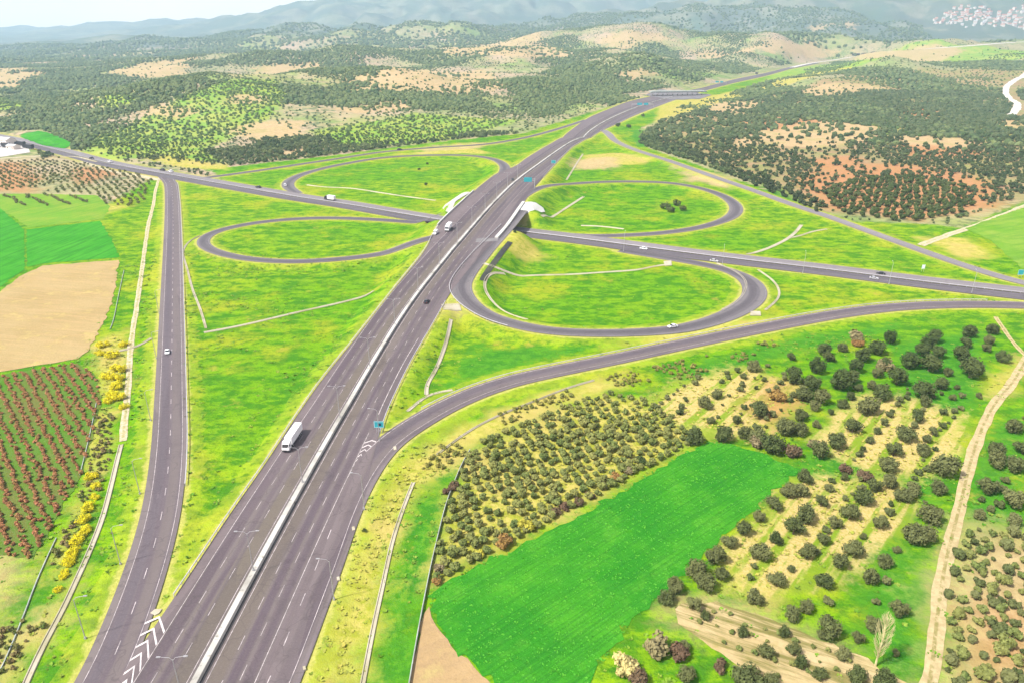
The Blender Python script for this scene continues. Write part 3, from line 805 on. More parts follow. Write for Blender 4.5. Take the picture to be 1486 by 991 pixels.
road_obj('ramp_road', 'ramp_back_left', M['loop'], 'slip road along the foot of the left hills', -0.06)
road_obj('loop_road', 'loop_back_right', M['loop'], 'loop road right of the highway behind the cross road', -0.05)
road_obj('ramp_road', 'ramp_back_right', M['crosslight'], 'pale slip road below the dark olive grove on the right', -0.06)
road_obj('far_road', 'far_road', M['farroad'], 'pale distant road climbing away to the right', 0.0)

# ------------------------------------------------------------------ painted lines
def hw_line_P(off_fn, y0, y1):
    k = (HY >= y0) & (HY <= y1)
    x = np.array([off_fn(i) for i in np.nonzero(k)[0]])
    return np.column_stack([x, HY[k], HZ[k]])
class Lines:
    def __init__(s): s.V = []; s.F = []
    def strip(s, P, w, dash=None, z=0.025, phase=0.0):
        if len(P) < 2: return
        N = normals2(P); al = arclen(P)
        segs = [(0, al[-1])] if dash is None else [(t, min(t + dash[0], al[-1])) for t in np.arange(phase, al[-1], dash[0] + dash[1])]
        for t0, t1 in segs:
            q = np.unique(np.r_[t0, al[(al > t0) & (al < t1)], t1])
            c = np.column_stack([np.interp(q, al, P[:, k]) for k in range(3)]); n = np.column_stack([np.interp(q, al, N[:, k]) for k in range(2)])
            b = len(s.V)
            for ci, ni in zip(c, n):
                s.V.append((ci[0] - ni[0] * w / 2, ci[1] - ni[1] * w / 2, ci[2] + z)); s.V.append((ci[0] + ni[0] * w / 2, ci[1] + ni[1] * w / 2, ci[2] + z))
            for i in range(len(q) - 1): s.F.append((b + 2 * i, b + 2 * i + 1, b + 2 * i + 3, b + 2 * i + 2))
    def quad(s, pts): 
        b = len(s.V); s.V += [tuple(p) for p in pts]; s.F.append(tuple(range(b, b + len(pts))))
    def build(s, name, label, mat):
        tag(link(name, mesh_np(name, s.V, s.F, [mat])), label, 'road marking', kind='structure')

def off_road(P, o):
    N = normals2(P); o = np.broadcast_to(np.asarray(o, float), (len(P),))
    return np.column_stack([P[:, :2] + N * o[:, None], P[:, 2]])

Yg = at_h(235.5, 892)[1]; YB = at_h(542, 637)[1]          # the two gores
L1 = Lines(); LD = Lines()
yend = 1500
L1.strip(hw_line_P(lambda i: XM[i] - 1.75, -150, yend), 0.15)
L1.strip(hw_line_P(lambda i: XM[i] + 2.15, -150, yend), 0.15)
L1.strip(hw_line_P(lambda i: XM[i] - 12.7, -150, 560), 0.16)
L1.strip(hw_line_P(lambda i: XM[i] + 12.3, -150, YB + 6), 0.16)
L1.strip(hw_line_P(lambda i: XR[i] - 2.4, YB + 14, 285), 0.28)
for o, ph in ((-5.3, 0), (-9.1, 4), (5.5, 2), (9.0, 6)):
    L1.strip(hw_line_P(lambda i: XM[i] + o, -150, 420), 0.13, (4.0, 8.0), phase=ph)
    LD.strip(hw_line_P(lambda i: XM[i] + o, 420, 1300), 0.13, (4.0, 8.0), phase=ph)
for off in (-14.6, -11.0, -7.1, -3.6, 3.8, 7.2, 10.7):     # faint wheel polish beside the lanes
    pass
LD.strip(hw_line_P(lambda i: XM[i] - 12.7, 560, 1200), 0.25)
LD.strip(hw_line_P(lambda i: XM[i] + 12.5, 340, 1200), 0.25)
# slip road on the left
PA = ROADS['ramp_a']
kA = PA[:, 1] < 640
L1.strip(off_road(PA, -(PA[:, 3] - 1.9)) if PA[0, 1] < PA[-1, 1] else off_road(PA, PA[:, 3] - 1.9), 0.15)
L1.strip(off_road(PA, (PA[:, 3] - 1.2)), 0.15)
L1.strip(off_road(PA, 0.35), 0.2, (4.0, 8.0), phase=3)
PB = ROADS['ramp_b']
yb = PB[:, 1]
L1.strip(off_road(PB, PB[:, 3] - 2.2), 0.15)
sel = np.arange(len(PB)); iB = int(np.argmin(np.hypot(PB[:, 0] - at_h(563, 645)[0], PB[:, 1] - at_h(563, 645)[1])))
L1.strip(off_road(PB[iB - 2:], -(PB[iB - 2:, 3] - 1.0)), 0.24)
L1.strip(off_road(PB[:iB - 12], -0.7), 0.2, (4.0, 8.0))
for key in ('loop_front_left', 'loop_front_right', 'loop_back_left', 'loop_back_right', 'ramp_back_left', 'ramp_back_right'):
    Q = ROADS[key]; n0, n1 = (14, len(Q) - 12)
    for sgn in (-1, 1):
        LD.strip(off_road(Q[n0:n1], sgn * (Q[n0:n1, 3] - 0.7)), 0.2, z=0.0)
Q = ROADS['crossroad']
for o in (-10.0, -1.4, 1.4, 10.0): LD.strip(off_road(Q, o), 0.25)
for o in (-5.7, 5.7): LD.strip(off_road(Q, o), 0.13, (4.0, 8.0))
L1.build('road_markings', 'white edge lines and lane dashes on the near roads', M['paint'])
LD.build('road_markings', 'worn lines on the loops and far lanes', M['paintdim'])

# chevrons
def ramp_x_at(Pr, y, off):
    q = off_road(Pr, off); o = np.argsort(q[:, 1]); return float(np.interp(y, q[o, 1], q[o, 0]))
CH = Lines()
def chevrons(xl, xr, y0, y1, pitch, w, dl, dr, split):
    y = y1
    while y > y0:
        a, c = xl(y - dl), xr(y - dr); ap = xl(y) * (1 - split) + xr(y) * split
        z = zh_at(y) + 0.03
        CH.quad([(a, y - dl, z), (ap, y, z), (ap, y + w, z), (a, y - dl + w, z)])
        CH.quad([(ap, y, z), (c, y - dr, z), (c, y - dr + w, z), (ap, y + w, z)])
        y -= pitch
chevrons(lambda y: ramp_x_at(PA, y, PA[:, 3] - 1.2), lambda y: xm_at(y) - 12.9, 40, Yg - 1.0, 3.5, 0.75, 1.9, 4.6, 0.45)
YB2 = at_h(505, 690)[1]
chevrons(lambda y: xm_at(y) + 12.5, lambda y: max(xm_at(y) + 12.6, ramp_x_at(PB, y, -(PB[:, 3] - 1.0))), YB2, YB - 1, 2.7, 0.6, 1.6, 1.0, 0.5)
CH.build('chevron_markings', 'white chevrons painted on the gores beside the highway', plain('chevron_paint', (.52, .48, .47), .6, .25, .9))

# ------------------------------------------------------------------ draped sheets: fields, pads
def drape(name, poly, spacing, off, mat, jitter=0.0, kind='structure', label=None, cat=None, seed=0):
    W = np.asarray(poly, float); r = np.random.default_rng(seed + 5)
    B = []
    for i in range(len(W)):
        a, b = W[i], W[(i + 1) % len(W)]; n = max(1, int(np.linalg.norm(b - a) / spacing))
        for k in range(n):
            p = a + (b - a) * k / n
            if jitter and k: p = p + r.normal(0, jitter, 2)
            B.append(p)
    B = np.array(B)
    xs = np.arange(B[:, 0].min(), B[:, 0].max(), spacing); ys = np.arange(B[:, 1].min(), B[:, 1].max(), spacing)
    X, Y = np.meshgrid(xs, ys); s = sdf(B, X, Y); kk = s > spacing * 0.4
    pts = np.vstack([B, np.column_stack([X[kk], Y[kk]])])
    nb = len(B)
    v, e, f, *_ = geometry.delaunay_2d_cdt([Vector(p) for p in pts], [(i, (i + 1) % nb) for i in range(nb)], [list(range(nb))], 1, 1e-5)
    v = np.array([q[:] for q in v])
    V = np.column_stack([v, gz(v[:, 0], v[:, 1]) + off])
    o = link(name, mesh_np(name, V, [list(q) for q in f], [mat], smooth=True))
    tag(o, label, cat, kind=kind)
    return o

WHEAT = [(621, 866), (645, 846), (725, 806), (826, 758), (920, 701), (990, 659), (1027, 640), (1060, 644), (1104, 657), (1165, 682), (1134, 703), (1053, 775), (986, 836), (930, 888), (893, 934), (862, 978), (850, 1010), (735, 1010), (690, 965), (658, 935), (634, 905)]
wheat_w = hitpoly(WHEAT)
wd = wheat_w[5] - wheat_w[2]; wdir = math.atan2(wd[1], wd[0])
M['wheat'] = field_mat('green_wheat', (0.024, 0.175, 0.012), (0.050, 0.240, 0.014), wdir, 0.55, (0.014, 0.110, 0.012), 0.5, (0.080, 0.27, 0.022))
drape('wheat_field', wheat_w, 2.2, 0.16, M['wheat'], 0.8, label='vivid green wheat field in the near foreground', cat='field')
M['tan'] = field_mat('tan_soil', (0.34, 0.24, 0.125), (0.29, 0.20, 0.10), 0.5, 1.6, (0.40, 0.28, 0.13), 0.25, (0.42, 0.36, 0.13))
drape('bare_field', hitpoly([(623, 880), (633, 908), (655, 938), (688, 968), (733, 1012), (592, 1012), (604, 945), (612, 900)]), 2.2, 0.14, M['tan'], 0.3, label='bare tan soil corner beside the green wheat', cat='field')
M['tan2'] = field_mat('pale_tan_soil', (0.335, 0.255, 0.120), (0.29, 0.215, 0.095), -0.2, 2.5, (0.44, 0.30, 0.15), 0.3, (0.46, 0.38, 0.13))
drape('bare_field', hitpoly([(-90, 490), (-30, 448), (28, 402), (62, 386), (173, 378), (166, 430), (150, 470), (128, 510), (113, 521), (50, 531), (-90, 556)]), 3, 0.16, M['tan2'], 0.5, label='large bare tan field left of the slip road', cat='field', seed=2)
M['crop'] = field_mat('green_crop', (0.034, 0.215, 0.014), (0.055, 0.265, 0.02), 1.45, 3.0, (0.020, 0.14, 0.012), 0.6)
drape('crop_field', hitpoly([(38, 334), (90, 328), (146, 321), (160, 345), (173, 374), (62, 383), (39, 388)]), 3, 0.16, M['crop'], 0.4, label='bright green crop field behind the bare tan field', cat='field', seed=3)
drape('crop_field', hitpoly([(-120, 292), (0, 302), (18, 318), (35, 335), (36, 391), (-20, 432), (-120, 470)]), 3, 0.16, M['crop'], 0.4, label='green crop field cut by the left frame edge', cat='field', seed=4)
M['meadowfield'] = field_mat('yellow_green_meadow', (0.12, 0.265, 0.02), (0.18, 0.27, 0.03), 1.2, 3.0, (0.07, 0.20, 0.02), 0.5)
drape('meadow', hitpoly([(-60, 282), (60, 282), (140, 284), (160, 300), (150, 318), (40, 331), (16, 312), (-60, 298)]), 3, 0.14, M['meadowfield'], 0.5, label='yellow green meadow behind the crop fields', cat='meadow', seed=6)
VINE = [(-80, 560), (20, 541), (112, 527), (138, 545), (146, 580), (138, 620), (118, 690), (86, 745), (48, 812), (-80, 790)]
vine_w = hitpoly(VINE)
_v = hit(83, 740) - hit(40, 650); vdir = math.atan2(_v[1], _v[0])
M['vinesoil'] = field_mat('vineyard_soil', (0.070, 0.170, 0.018), (0.115, 0.160, 0.032), vdir, 3.4, (0.15, 0.085, 0.045), 0.35, (0.05, 0.16, 0.018))
drape('vineyard_ground', vine_w, 2.5, 0.12, M['vinesoil'], 0.4, label='reddish green vineyard ground at the left edge', cat='field', seed=7)
drape('meadow', hitpoly([(1440, 352), (1400, 332), (1486, 302), (1560, 290), (1700, 330), (1600, 400), (1486, 392)]), 4, 0.2, field_mat('right_meadow', (0.12, 0.26, 0.02), (0.19, 0.29, 0.04), 0.4, 5, (0.08, 0.20, 0.02), 0.5), 0.6, label='smooth light green meadow at the right frame edge', cat='meadow', seed=8)
drape('crop_field', hitpoly([(28, 196), (55, 191), (82, 196), (104, 209), (92, 213), (60, 208)]), 6, 0.5, M['crop'], 0.5, label='small bright green field above the road at far left', cat='field', seed=9)

_s = hit(1320, 988)[:2] - hit(990, 878)[:2]
M['strips'] = field_mat('pale_strip_soil', (0.46, 0.36, 0.19), (0.38, 0.29, 0.14), math.atan2(_s[1], _s[0]), 3.4, (0.16, 0.15, 0.045), 1.0, (0.24, 0.22, 0.05))
drape('bare_field', hitpoly([(988, 876), (1040, 872), (1110, 895), (1190, 930), (1260, 955), (1335, 1005), (1180, 1020), (1100, 985), (1020, 930), (984, 905)]), 2.2, 0.13, M['strips'], 0.5, label='pale bare strips with brown rows at the bottom right', cat='field', seed=12)

def path(name, pts, w, mat, label, off=0.15, cat='path', kind='structure', step=2.5, sm=4):
    W = np.array([hit(*p) for p in pts]); Pp = smooth1(catmull(W, step), sm)
    s_ = arclen(Pp); e0, e1 = [w / 2 * (0.72 + 0.62 * fbm(s_ + 50 * q, s_ * 0, 9.0, 3, 5 + q)) for q in (0, 1)]
    o = link(name, ribbon_mesh(name, Pp, [-e0, 0, e1], [off - 0.04, off, off - 0.04], mat, z_fn=gz))
    return tag(o, label, cat, kind=kind)
path('dirt_track', [(1330, 1060), (1349, 991), (1360, 895), (1373, 811), (1385, 765), (1396, 720), (1408, 672), (1416, 645), (1434, 602), (1452, 575), (1468, 557), (1480, 538), (1490, 520), (1510, 495)], 3.3, M['track'], 'pale two rut dirt track through the olive orchard')
path('dirt_track', [(1492, 520), (1470, 497), (1455, 476), (1445, 460)], 1.8, M['track'], 'narrow footpath climbing to the slip road at the right')
path('gravel_road', [(1335, 357), (1360, 347), (1410, 330), (1450, 315), (1486, 300), (1560, 270)], 5.0, M['gravel'], 'white gravel road joining the slip road at the right')
path('gravel_road', [(1500, 100), (1484, 112), (1466, 122), (1459, 131), (1463, 142), (1476, 151), (1474, 160), (1466, 169)], 11, M['whitegravel'], 'winding white gravel road in the far right grove', off=0.5)
path('farm_track', [(232, 257), (226, 276), (222, 300), (215, 328), (209, 370), (203, 412), (196, 462), (190, 500), (186, 560), (178, 640)], 2.2, M['gravel'], 'pale farm track beside the left drainage channel')
path('farm_track', [(-60, 236), (0, 231), (60, 227), (100, 224), (140, 234)], 5, M['gravel'], 'sandy track at the edge of the left orchard', off=0.3)
path('frontage_strip', [(118, 234), (160, 248), (205, 257), (232, 262)], 6, M['gravel'], 'sandy strip beside the far left road', off=0.2)
# ------------------------------------------------------------------ foliage materials
def leaf_mat(name, a, b, c2=None, rnd=0.5, tint=False):
    k = NT(name, 0.8, 0.12); P = k.pos()
    f = k.noise(P, 0.9, 3, 0.7)
    c = k.mix(k.rng(f, 0.35, 0.65), a, b)
    v = k.attr('tint') if tint else k.n('ShaderNodeObjectInfo').outputs['Random']
    c = k.mix(k.math('MULTIPLY', v, rnd), c, c2 or tuple(x * 1.6 for x in b))
    k.color(c)
    return k.m
M['olive'] = leaf_mat('olive_leaves', (0.034, 0.052, 0.014), (0.088, 0.112, 0.036), (0.18, 0.18, 0.07), 0.6)
M['dkolive'] = leaf_mat('dark_leaves', (0.022, 0.042, 0.010), (0.060, 0.092, 0.022), (0.11, 0.13, 0.045), 0.55)
M['young'] = leaf_mat('young_olive_leaves', (0.062, 0.095, 0.022), (0.145, 0.180, 0.050), (0.25, 0.235, 0.07), 0.6)
M['wood'] = leaf_mat('woodland_leaves', (0.024, 0.052, 0.018), (0.062, 0.100, 0.036), (0.16, 0.19, 0.07), 0.75, tint=True)
M['woodg'] = leaf_mat('green_scrub_leaves', (0.028, 0.062, 0.014), (0.065, 0.115, 0.028), (0.15, 0.20, 0.05), 0.7, tint=True)
M['vine'] = leaf_mat('reddish_vine_twigs', (0.26, 0.105, 0.050), (0.44, 0.20, 0.095), (0.22, 0.20, 0.05), 0.5)
M['brush'] = leaf_mat('dry_brush', (0.13, 0.105, 0.058), (0.25, 0.20, 0.11), (0.24, 0.22, 0.09), 0.6)
M['rusty'] = leaf_mat('rusty_leaves', (0.16, 0.10, 0.03), (0.30, 0.20, 0.05), (0.26, 0.12, 0.05), 0.5)
M['yellow'] = leaf_mat('yellow_blossom', (0.42, 0.38, 0.010), (0.80, 0.68, 0.012), (0.55, 0.52, 0.02), 0.4)
M['paletwig'] = leaf_mat('pale_bare_twigs', (0.40, 0.36, 0.17), (0.52, 0.48, 0.27), None, 0.2)
M['weed'] = leaf_mat('verge_weeds', (0.05, 0.17, 0.010), (0.12, 0.25, 0.015), (0.40, 0.33, 0.07), 0.9, tint=True)
M['bark'] = plain('bark', (0.115, 0.085, 0.06), 0.9, 0.3, 2.0)

# ------------------------------------------------------------------ plant meshes (unit crown radius)
def ico(sub):
    bm = bmesh.new(); bmesh.ops.create_icosphere(bm, subdivisions=sub, radius=1)
    V = np.array([v.co[:] for v in bm.verts]); bm.verts.index_update()
    F = np.array([[v.index for v in f.verts] for f in bm.faces]); bm.free(); return V, F
ICO0, ICO1, ICO2 = ico(1), ico(2), ico(3)      # 20, 80, 320 faces

def blob(ic, r, jit, squash=0.85):
    V, F = ic
    d = 1 + r.normal(0, jit, len(V))
    W = V * d[:, None]; W[:, 2] *= squash
    return W, F

def leafy(seed, nclump=10, nleaf=500, leaf=0.17, h=1.5, spread=0.62, core=0.55, up=0.0):
    """crown with lumps of many small leaf faces; centre of the crown at z = h*0.55"""
    r = np.random.default_rng(seed)
    C = r.normal(0, 1, (nclump, 3)); C /= np.linalg.norm(C, axis=1)[:, None]
    C *= (spread * r.uniform(0.55, 1.05, nclump))[:, None]; C[:, 2] *= 0.62 * h / 1.5
    R = r.uniform(0.30, 0.48, nclump)
    V = []; F = []
    k = r.integers(0, nclump, nleaf)
    d = r.normal(0, 1, (nleaf, 3)); d /= np.linalg.norm(d, axis=1)[:, None]
    p = C[k] + d * (R[k] * r.uniform(0.75, 1.12, nleaf))[:, None]
    nrm = d + r.normal(0, 0.55, (nleaf, 3)) + np.array([0, 0, 0.35 + up]); nrm /= np.linalg.norm(nrm, axis=1)[:, None]
    a = np.cross(nrm, r.normal(0, 1, (nleaf, 3))); a /= np.linalg.norm(a, axis=1)[:, None]
    b = np.cross(nrm, a)
    s1 = (leaf * r.uniform(0.6, 1.3, nleaf))[:, None]; s2 = (leaf * r.uniform(0.35, 0.8, nleaf))[:, None]
    V = np.concatenate([p - a * s1, p + b * s2, p + a * s1, p - b * s2]).reshape(4, nleaf, 3).transpose(1, 0, 2).reshape(-1, 3)
    F = [(4 * i, 4 * i + 1, 4 * i + 2, 4 * i + 3) for i in range(nleaf)]
    V = list(map(tuple, V))
    for c, rr in zip(C, R):
        W, G = blob(ICO0 if nleaf < 300 else ICO1, r, 0.13, 0.9)
        bb = len(V); V += list(map(tuple, W * rr * core / 0.6 + c)); F += [tuple(int(q) + bb for q in g) for g in G]
    V = np.array(V); V[:, 2] += h * 0.55
    return V, F

def trunk_mb(r, h=0.7, rad=0.085):
    m = MB()
    l1 = (r.uniform(-.06, .06), r.uniform(-.06, .06), h * 0.55)
    m.tube([(0, 0, -0.12), (0, 0, 0.05), l1], [rad * 1.5, rad * 1.15, rad * 0.85], 7)
    for q in range(3):
        an = q * 2.1 + r.uniform(0, 1); 
        m.tube([l1, (l1[0] + .22 * math.cos(an), l1[1] + .22 * math.sin(an), h * 0.85), (.42 * math.cos(an), .42 * math.sin(an), h * 1.25)], [rad * .7, rad * .5, rad * .25], 5)
    return m

rr = np.random.default_rng(5)
def crown_set(name, mat, n, **kw):
    out = []
    for i in range(n):
        V, F = leafy(100 + i + hash(name) % 1 + len(name) * 7, **kw)
        out.append(mesh_np(name, V, F, [mat]))
    return out
OL_CROWN = crown_set('olive_crown', M['olive'], 5, nclump=17, nleaf=1300, leaf=0.105, h=1.5, spread=0.76, core=0.34)
DK_CROWN = crown_set('dark_crown', M['dkolive'], 3, nclump=17, nleaf=1300, leaf=0.10, h=1.7, spread=0.74, core=0.36)
TRUNKS = [trunk_mb(rr).mesh('trunk', [M['bark']]) for _ in range(3)]

def whole(name, mat, seed, trunk=True, th=0.6, **kw):
    """a small tree or bush too small in the picture to show parts: crown and stem in one mesh"""
    V, F = leafy(seed, **kw); m = MB(); m.add(V, F, 0)
    if trunk:
        t = trunk_mb(np.random.default_rng(seed), th, 0.07); m.add(t.V, t.F, 1)
    return mesh_np(name, m.V, m.F, [mat, M['bark']], m.M)

def place_px(px, py, rpx, base=0.6):
    g = hit(px, py + rpx * base); g[2] = float(gz(g[0], g[1]))
    zc = g[1] * CP + (CAMH - g[2]) * SP
    return g, rpx * zc / FPX

# ------------------------------------------------------------------ traced olive trees of the right hand orchard
T6 = [(620,530,35),(905,480,35),(1095,470,40),(1070,500,35),(1045,530,40),(990,575,50),(1075,585,55),(1110,540,35),(1245,450,38),(1345,440,32),(1230,500,30),(1210,545,45),(1250,610,60),(1375,655,65),(1450,540,45),(1390,560,35),(1430,580,35),(1155,625,25),(315,600,32),(275,640,18),(490,640,50),(590,600,45),(570,680,40),(690,660,60),(740,645,40),(755,600,38),(770,690,25),(735,725,28),(700,760,28),(580,770,28),(610,730,45),(530,715,50),(340,780,55),(110,755,38),(160,720,28),(24,740,15),(455,860,55),(520,810,35),(520,870,40),(280,885,40),(330,900,45),(390,930,60),(190,895,45),(60,900,50),(600,960,50),(870,710,50),(935,645,50),(850,630,30),(830,680,30),(810,770,55),(745,855,48),(670,920,45),(1045,700,55),(1125,675,38),(1055,750,30),(1020,815,35),(970,885,50),(920,955,45),(1045,955,40),(1065,910,25),(1090,880,25),(905,805,20),(880,840,22),(850,875,22),(820,915,22),(790,955,18),(940,760,18),(1135,795,20),(1175,730,20),(1195,690,14),(1275,780,40),(1240,850,45),(1195,940,45),(1290,725,18),(1435,855,45),(1360,960,45),(1480,950,40),(880,590,35),(790,550,45),(850,520,45),(480,560,22),(205,625,15),(365,655,15),(330,690,12),(245,830,25),(135,830,22),(165,815,12),(650,795,18),(590,850,22),(700,520,26),(640,560,30),(1330,490,30),(1320,520,26)]
T9 = [(790,180,50),(735,245,45),(860,290,42),(670,290,35),(540,255,50),(490,310,50),(620,360,38),(550,415,45),(415,360,35),(345,415,55),(275,315,42),(215,370,42),(150,435,55),(70,490,60),(110,550,50),(180,510,40),(420,530,48),(480,490,20),(325,610,50),(620,540,45),(690,460,45),(750,400,50),(790,350,20),(880,455,40),(820,525,45),(935,405,22),(1000,335,65),(1075,250,65),(1060,340,50),(960,170,45),(1140,50,65),(890,40,45),(900,110,45),(840,130,40),(1110,140,40),(1150,260,40),(1120,330,50),(1060,510,40),(945,660,50),(1020,680,50),(1020,770,60),(830,720,45),(640,740,65),(770,785,35),(545,650,40),(480,680,45),(610,770,30),(930,850,22),(490,830,38),(520,890,38),(370,840,45),(280,950,80),(60,640,40),(110,690,28),(450,760,30),(400,205,45),(340,265,35),(470,150,45),(540,90,45),(520,150,40),(610,200,35),(640,140,25),(710,95,22),(1330,130,55),(1290,255,30),(1435,280,40),(1440,190,60),(1300,190,20),(1360,20,50),(1440,40,50),(1000,150,40),(30,940,50),(20,820,35),(390,960,45),(600,940,35),(760,940,50),(880,960,60),(-20,560,50),(-60,610,45),(270,760,30),(700,850,40)]
def cls(px, py, r):
    if px > 1405 and py > 610: a, g = 'beside the dirt track at the right edge', 'track side'
    elif py < 560: a, g = 'on the bright green strip below the slip road', 'green strip'
    elif py < 660: a, g = ('on the yellow terraces left of the dirt track', 'yellow terraces') if px > 1195 else ('in the thick belt between young grove and terraces', 'thick belt')
    elif py < 870: a, g = ('along the right edge of the green wheat', 'wheat edge') if px < 1110 + (760 - py) * 0.35 and py > 700 else ('on the patchy grass below the terraces', 'patchy grass')
    else: a, g = 'among the pale bare strips at the bottom', 'bottom strips'
    s = 'large dark' if r > 16.5 else ('rounded grey green' if r > 11 else 'small young')
    return s + ' olive tree ' + a, s + ' olive trees, ' + g
n_ol = 0
TRK = np.vstack([np.array([v.co[:2] for v in o.data.vertices]) for o in COL.objects if o.name == 'dirt_track'])
def olive(px, py, rpx, i):
    global n_ol
    g, R = place_px(px, py, rpx)
    if np.min(np.hypot(TRK[:, 0] - g[0], TRK[:, 1] - g[1])) < 2.0 + 0.3 * R: return
    lab, grp = cls(px, py, rpx)
    t = empty('olive_tree', g, rr.uniform(0, 6.28)); tag(t, lab, 'tree', grp)
    dark = py < 570 and rpx > 11
    part('crown', (DK_CROWN if dark else OL_CROWN)[i % (3 if dark else 5)], t)
    part('trunk', TRUNKS[i % 3], t)
    R *= 0.84; t.scale = (R * rr.uniform(.92, 1.12), R * rr.uniform(.92, 1.12), R * rr.uniform(0.95, 1.25)); n_ol += 1
for i, (x, y, r) in enumerate(T6): olive(986 + x / 2.972, 330 + y / 2.972, r / 2.972, i)
for i, (x, y, r) in enumerate(T9): olive(986 + x / 2.972, 660 + y / 2.972, r / 2.972, i)

# ------------------------------------------------------------------ scatter helpers
def grid_pts(poly_w, sp, jit, ang=0.0, sp2=None):
    sp2 = sp2 or sp
    c, s = math.cos(ang), math.sin(ang); R = np.array([[c, s], [-s, c]])
    q = poly_w @ R.T
    xs = np.arange(q[:, 0].min(), q[:, 0].max(), sp); ys = np.arange(q[:, 1].min(), q[:, 1].max(), sp2)
    X, Y = np.meshgrid(xs, ys); X = X + (np.arange(len(ys)) % 2)[:, None] * sp * 0.5
    p = np.column_stack([X.ravel(), Y.ravel()]) + rr.normal(0, 1, (X.size, 2)) * np.array([sp, sp2]) * jit
    p = p @ R
    return p[inside_poly(poly_w, p[:, 0], p[:, 1])]
def px_size(p):
    return 1.0 / (p[:, 1] * CP + CAMH * SP)
def in_view(p, m=60):
    z = p[:, 1] * CP + CAMH * SP
    px = PW / 2 + FPX * p[:, 0] / z; py = PH / 2 + FPX * (CAMH * CP - p[:, 1] * SP) / z
    return (px > -m) & (px < PW + m) & (py < PH + m) & (py > -m)

def merged(name, pts, rad, templates, mat, label, cat, tint=None, zoff=0.35, squash=None):
    """many plants nobody could count, as one mesh"""
    n = len(pts)
    if n == 0: return
    z = gz(pts[:, 0], pts[:, 1]); tint = rr.uniform(0, 1, n) if tint is None else tint
    which = rr.integers(0, len(templates), n); an = rr.uniform(0, 6.283, n)
    Vs, Fs, Ts, b = [], [], [], 0
    for t, (TV, TF) in enumerate(templates):
        k = np.nonzero(which == t)[0]
        if len(k) == 0: continue
        c, s = np.cos(an[k])[:, None], np.sin(an[k])[:, None]
        x = TV[None, :, 0] * c - TV[None, :, 1] * s; y = TV[None, :, 0] * s + TV[None, :, 1] * c
        hq = rr.uniform(0.8, 1.2, len(k))[:, None]
        W = np.stack([pts[k, 0][:, None] + x * rad[k][:, None], pts[k, 1][:, None] + y * rad[k][:, None], z[k][:, None] + (TV[None, :, 2] * hq + zoff) * rad[k][:, None]], -1)
        nv = len(TV)
        Vs.append(W.reshape(-1, 3)); Fs.append((TF[None] + (b + np.arange(len(k)) * nv)[:, None, None]).reshape(-1, TF.shape[1])); b += len(k) * nv
        Ts.append(np.repeat(tint[k], nv))
    o = link(name, mesh_np(name, np.concatenate(Vs), np.concatenate(Fs), [mat], attrs={'tint': np.concatenate(Ts)}))
    return tag(o, label, cat, kind='stuff')

def individuals(name, pts, rad, meshes, label_fn, cat, limit=300):
    """the nearest LIMIT plants one by one; returns the rest"""
    o = np.argsort(pts[:, 1]); near, rest = o[:limit], o[limit:]
    protos = [None] * len(meshes)
    for i in near:
        k = int(rr.integers(0, len(meshes)))
        loc = (pts[i, 0], pts[i, 1], float(gz(pts[i, 0], pts[i, 1]))); s = rad[i]
        if protos[k] is None: q = protos[k] = link(name, meshes[k])
        else: q = protos[k].copy(); COL.objects.link(q)
        q.location = loc; q.rotation_euler = (0, 0, float(rr.uniform(0, 6.28))); q.scale = (s, s, s * float(rr.uniform(0.9, 1.15)))
        lab, grp = label_fn(pts[i], rad[i]); tag(q, lab, cat, grp)
    return rest
LEAFT = []
for sd in range(4):
    V, F = leafy(900 + sd, nclump=7, nleaf=70, leaf=0.26, h=1.2)
    tri = np.array([f if len(f) == 4 else (f[0], f[1], f[2], f[2]) for f in F]); 
    LEAFT.append((V - np.array([0, 0, .35]), np.array([[f[0], f[1], f[2]] for f in tri] + [[f[0], f[2], f[3]] for f in tri if f[2] != f[3]])))

# the young olive grove beside the wheat
GROVE = [(688, 650), (735, 622), (830, 585), (880, 572), (935, 580), (965, 600), (1020, 632), (1000, 650), (920, 697), (870, 722), (830, 750), (775, 775), (720, 798), (650, 838), (628, 852), (640, 780), (655, 720), (668, 680)]
gw = hitpoly(GROVE)
gp = grid_pts(gw, 3.3, 0.13, wdir)
gp = gp[rr.uniform(0, 1, len(gp)) < 0.93]
gr_ = rr.uniform(1.1, 1.8, len(gp))
YOUNG = [whole('young_olive', M['young'], 40 + i, nclump=9, nleaf=330, leaf=0.2, h=1.5) for i in range(4)]
rest = individuals('young_olive_tree', gp, gr_, YOUNG, lambda p, r: (('fuller' if r > 1.55 else 'slight') + ' young olive tree in the dense grove beside the wheat', ('fuller' if r > 1.55 else 'slight') + ' young olives in the dense grove'), 'tree')
merged('young_olive_grove', gp[rest], gr_[rest], LEAFT, leaf_mat('grove_leaves', (0.062, 0.095, 0.022), (0.145, 0.180, 0.050), (0.25, 0.235, 0.07), 0.6, True), 'rear rows of the dense young olive grove', 'grove')

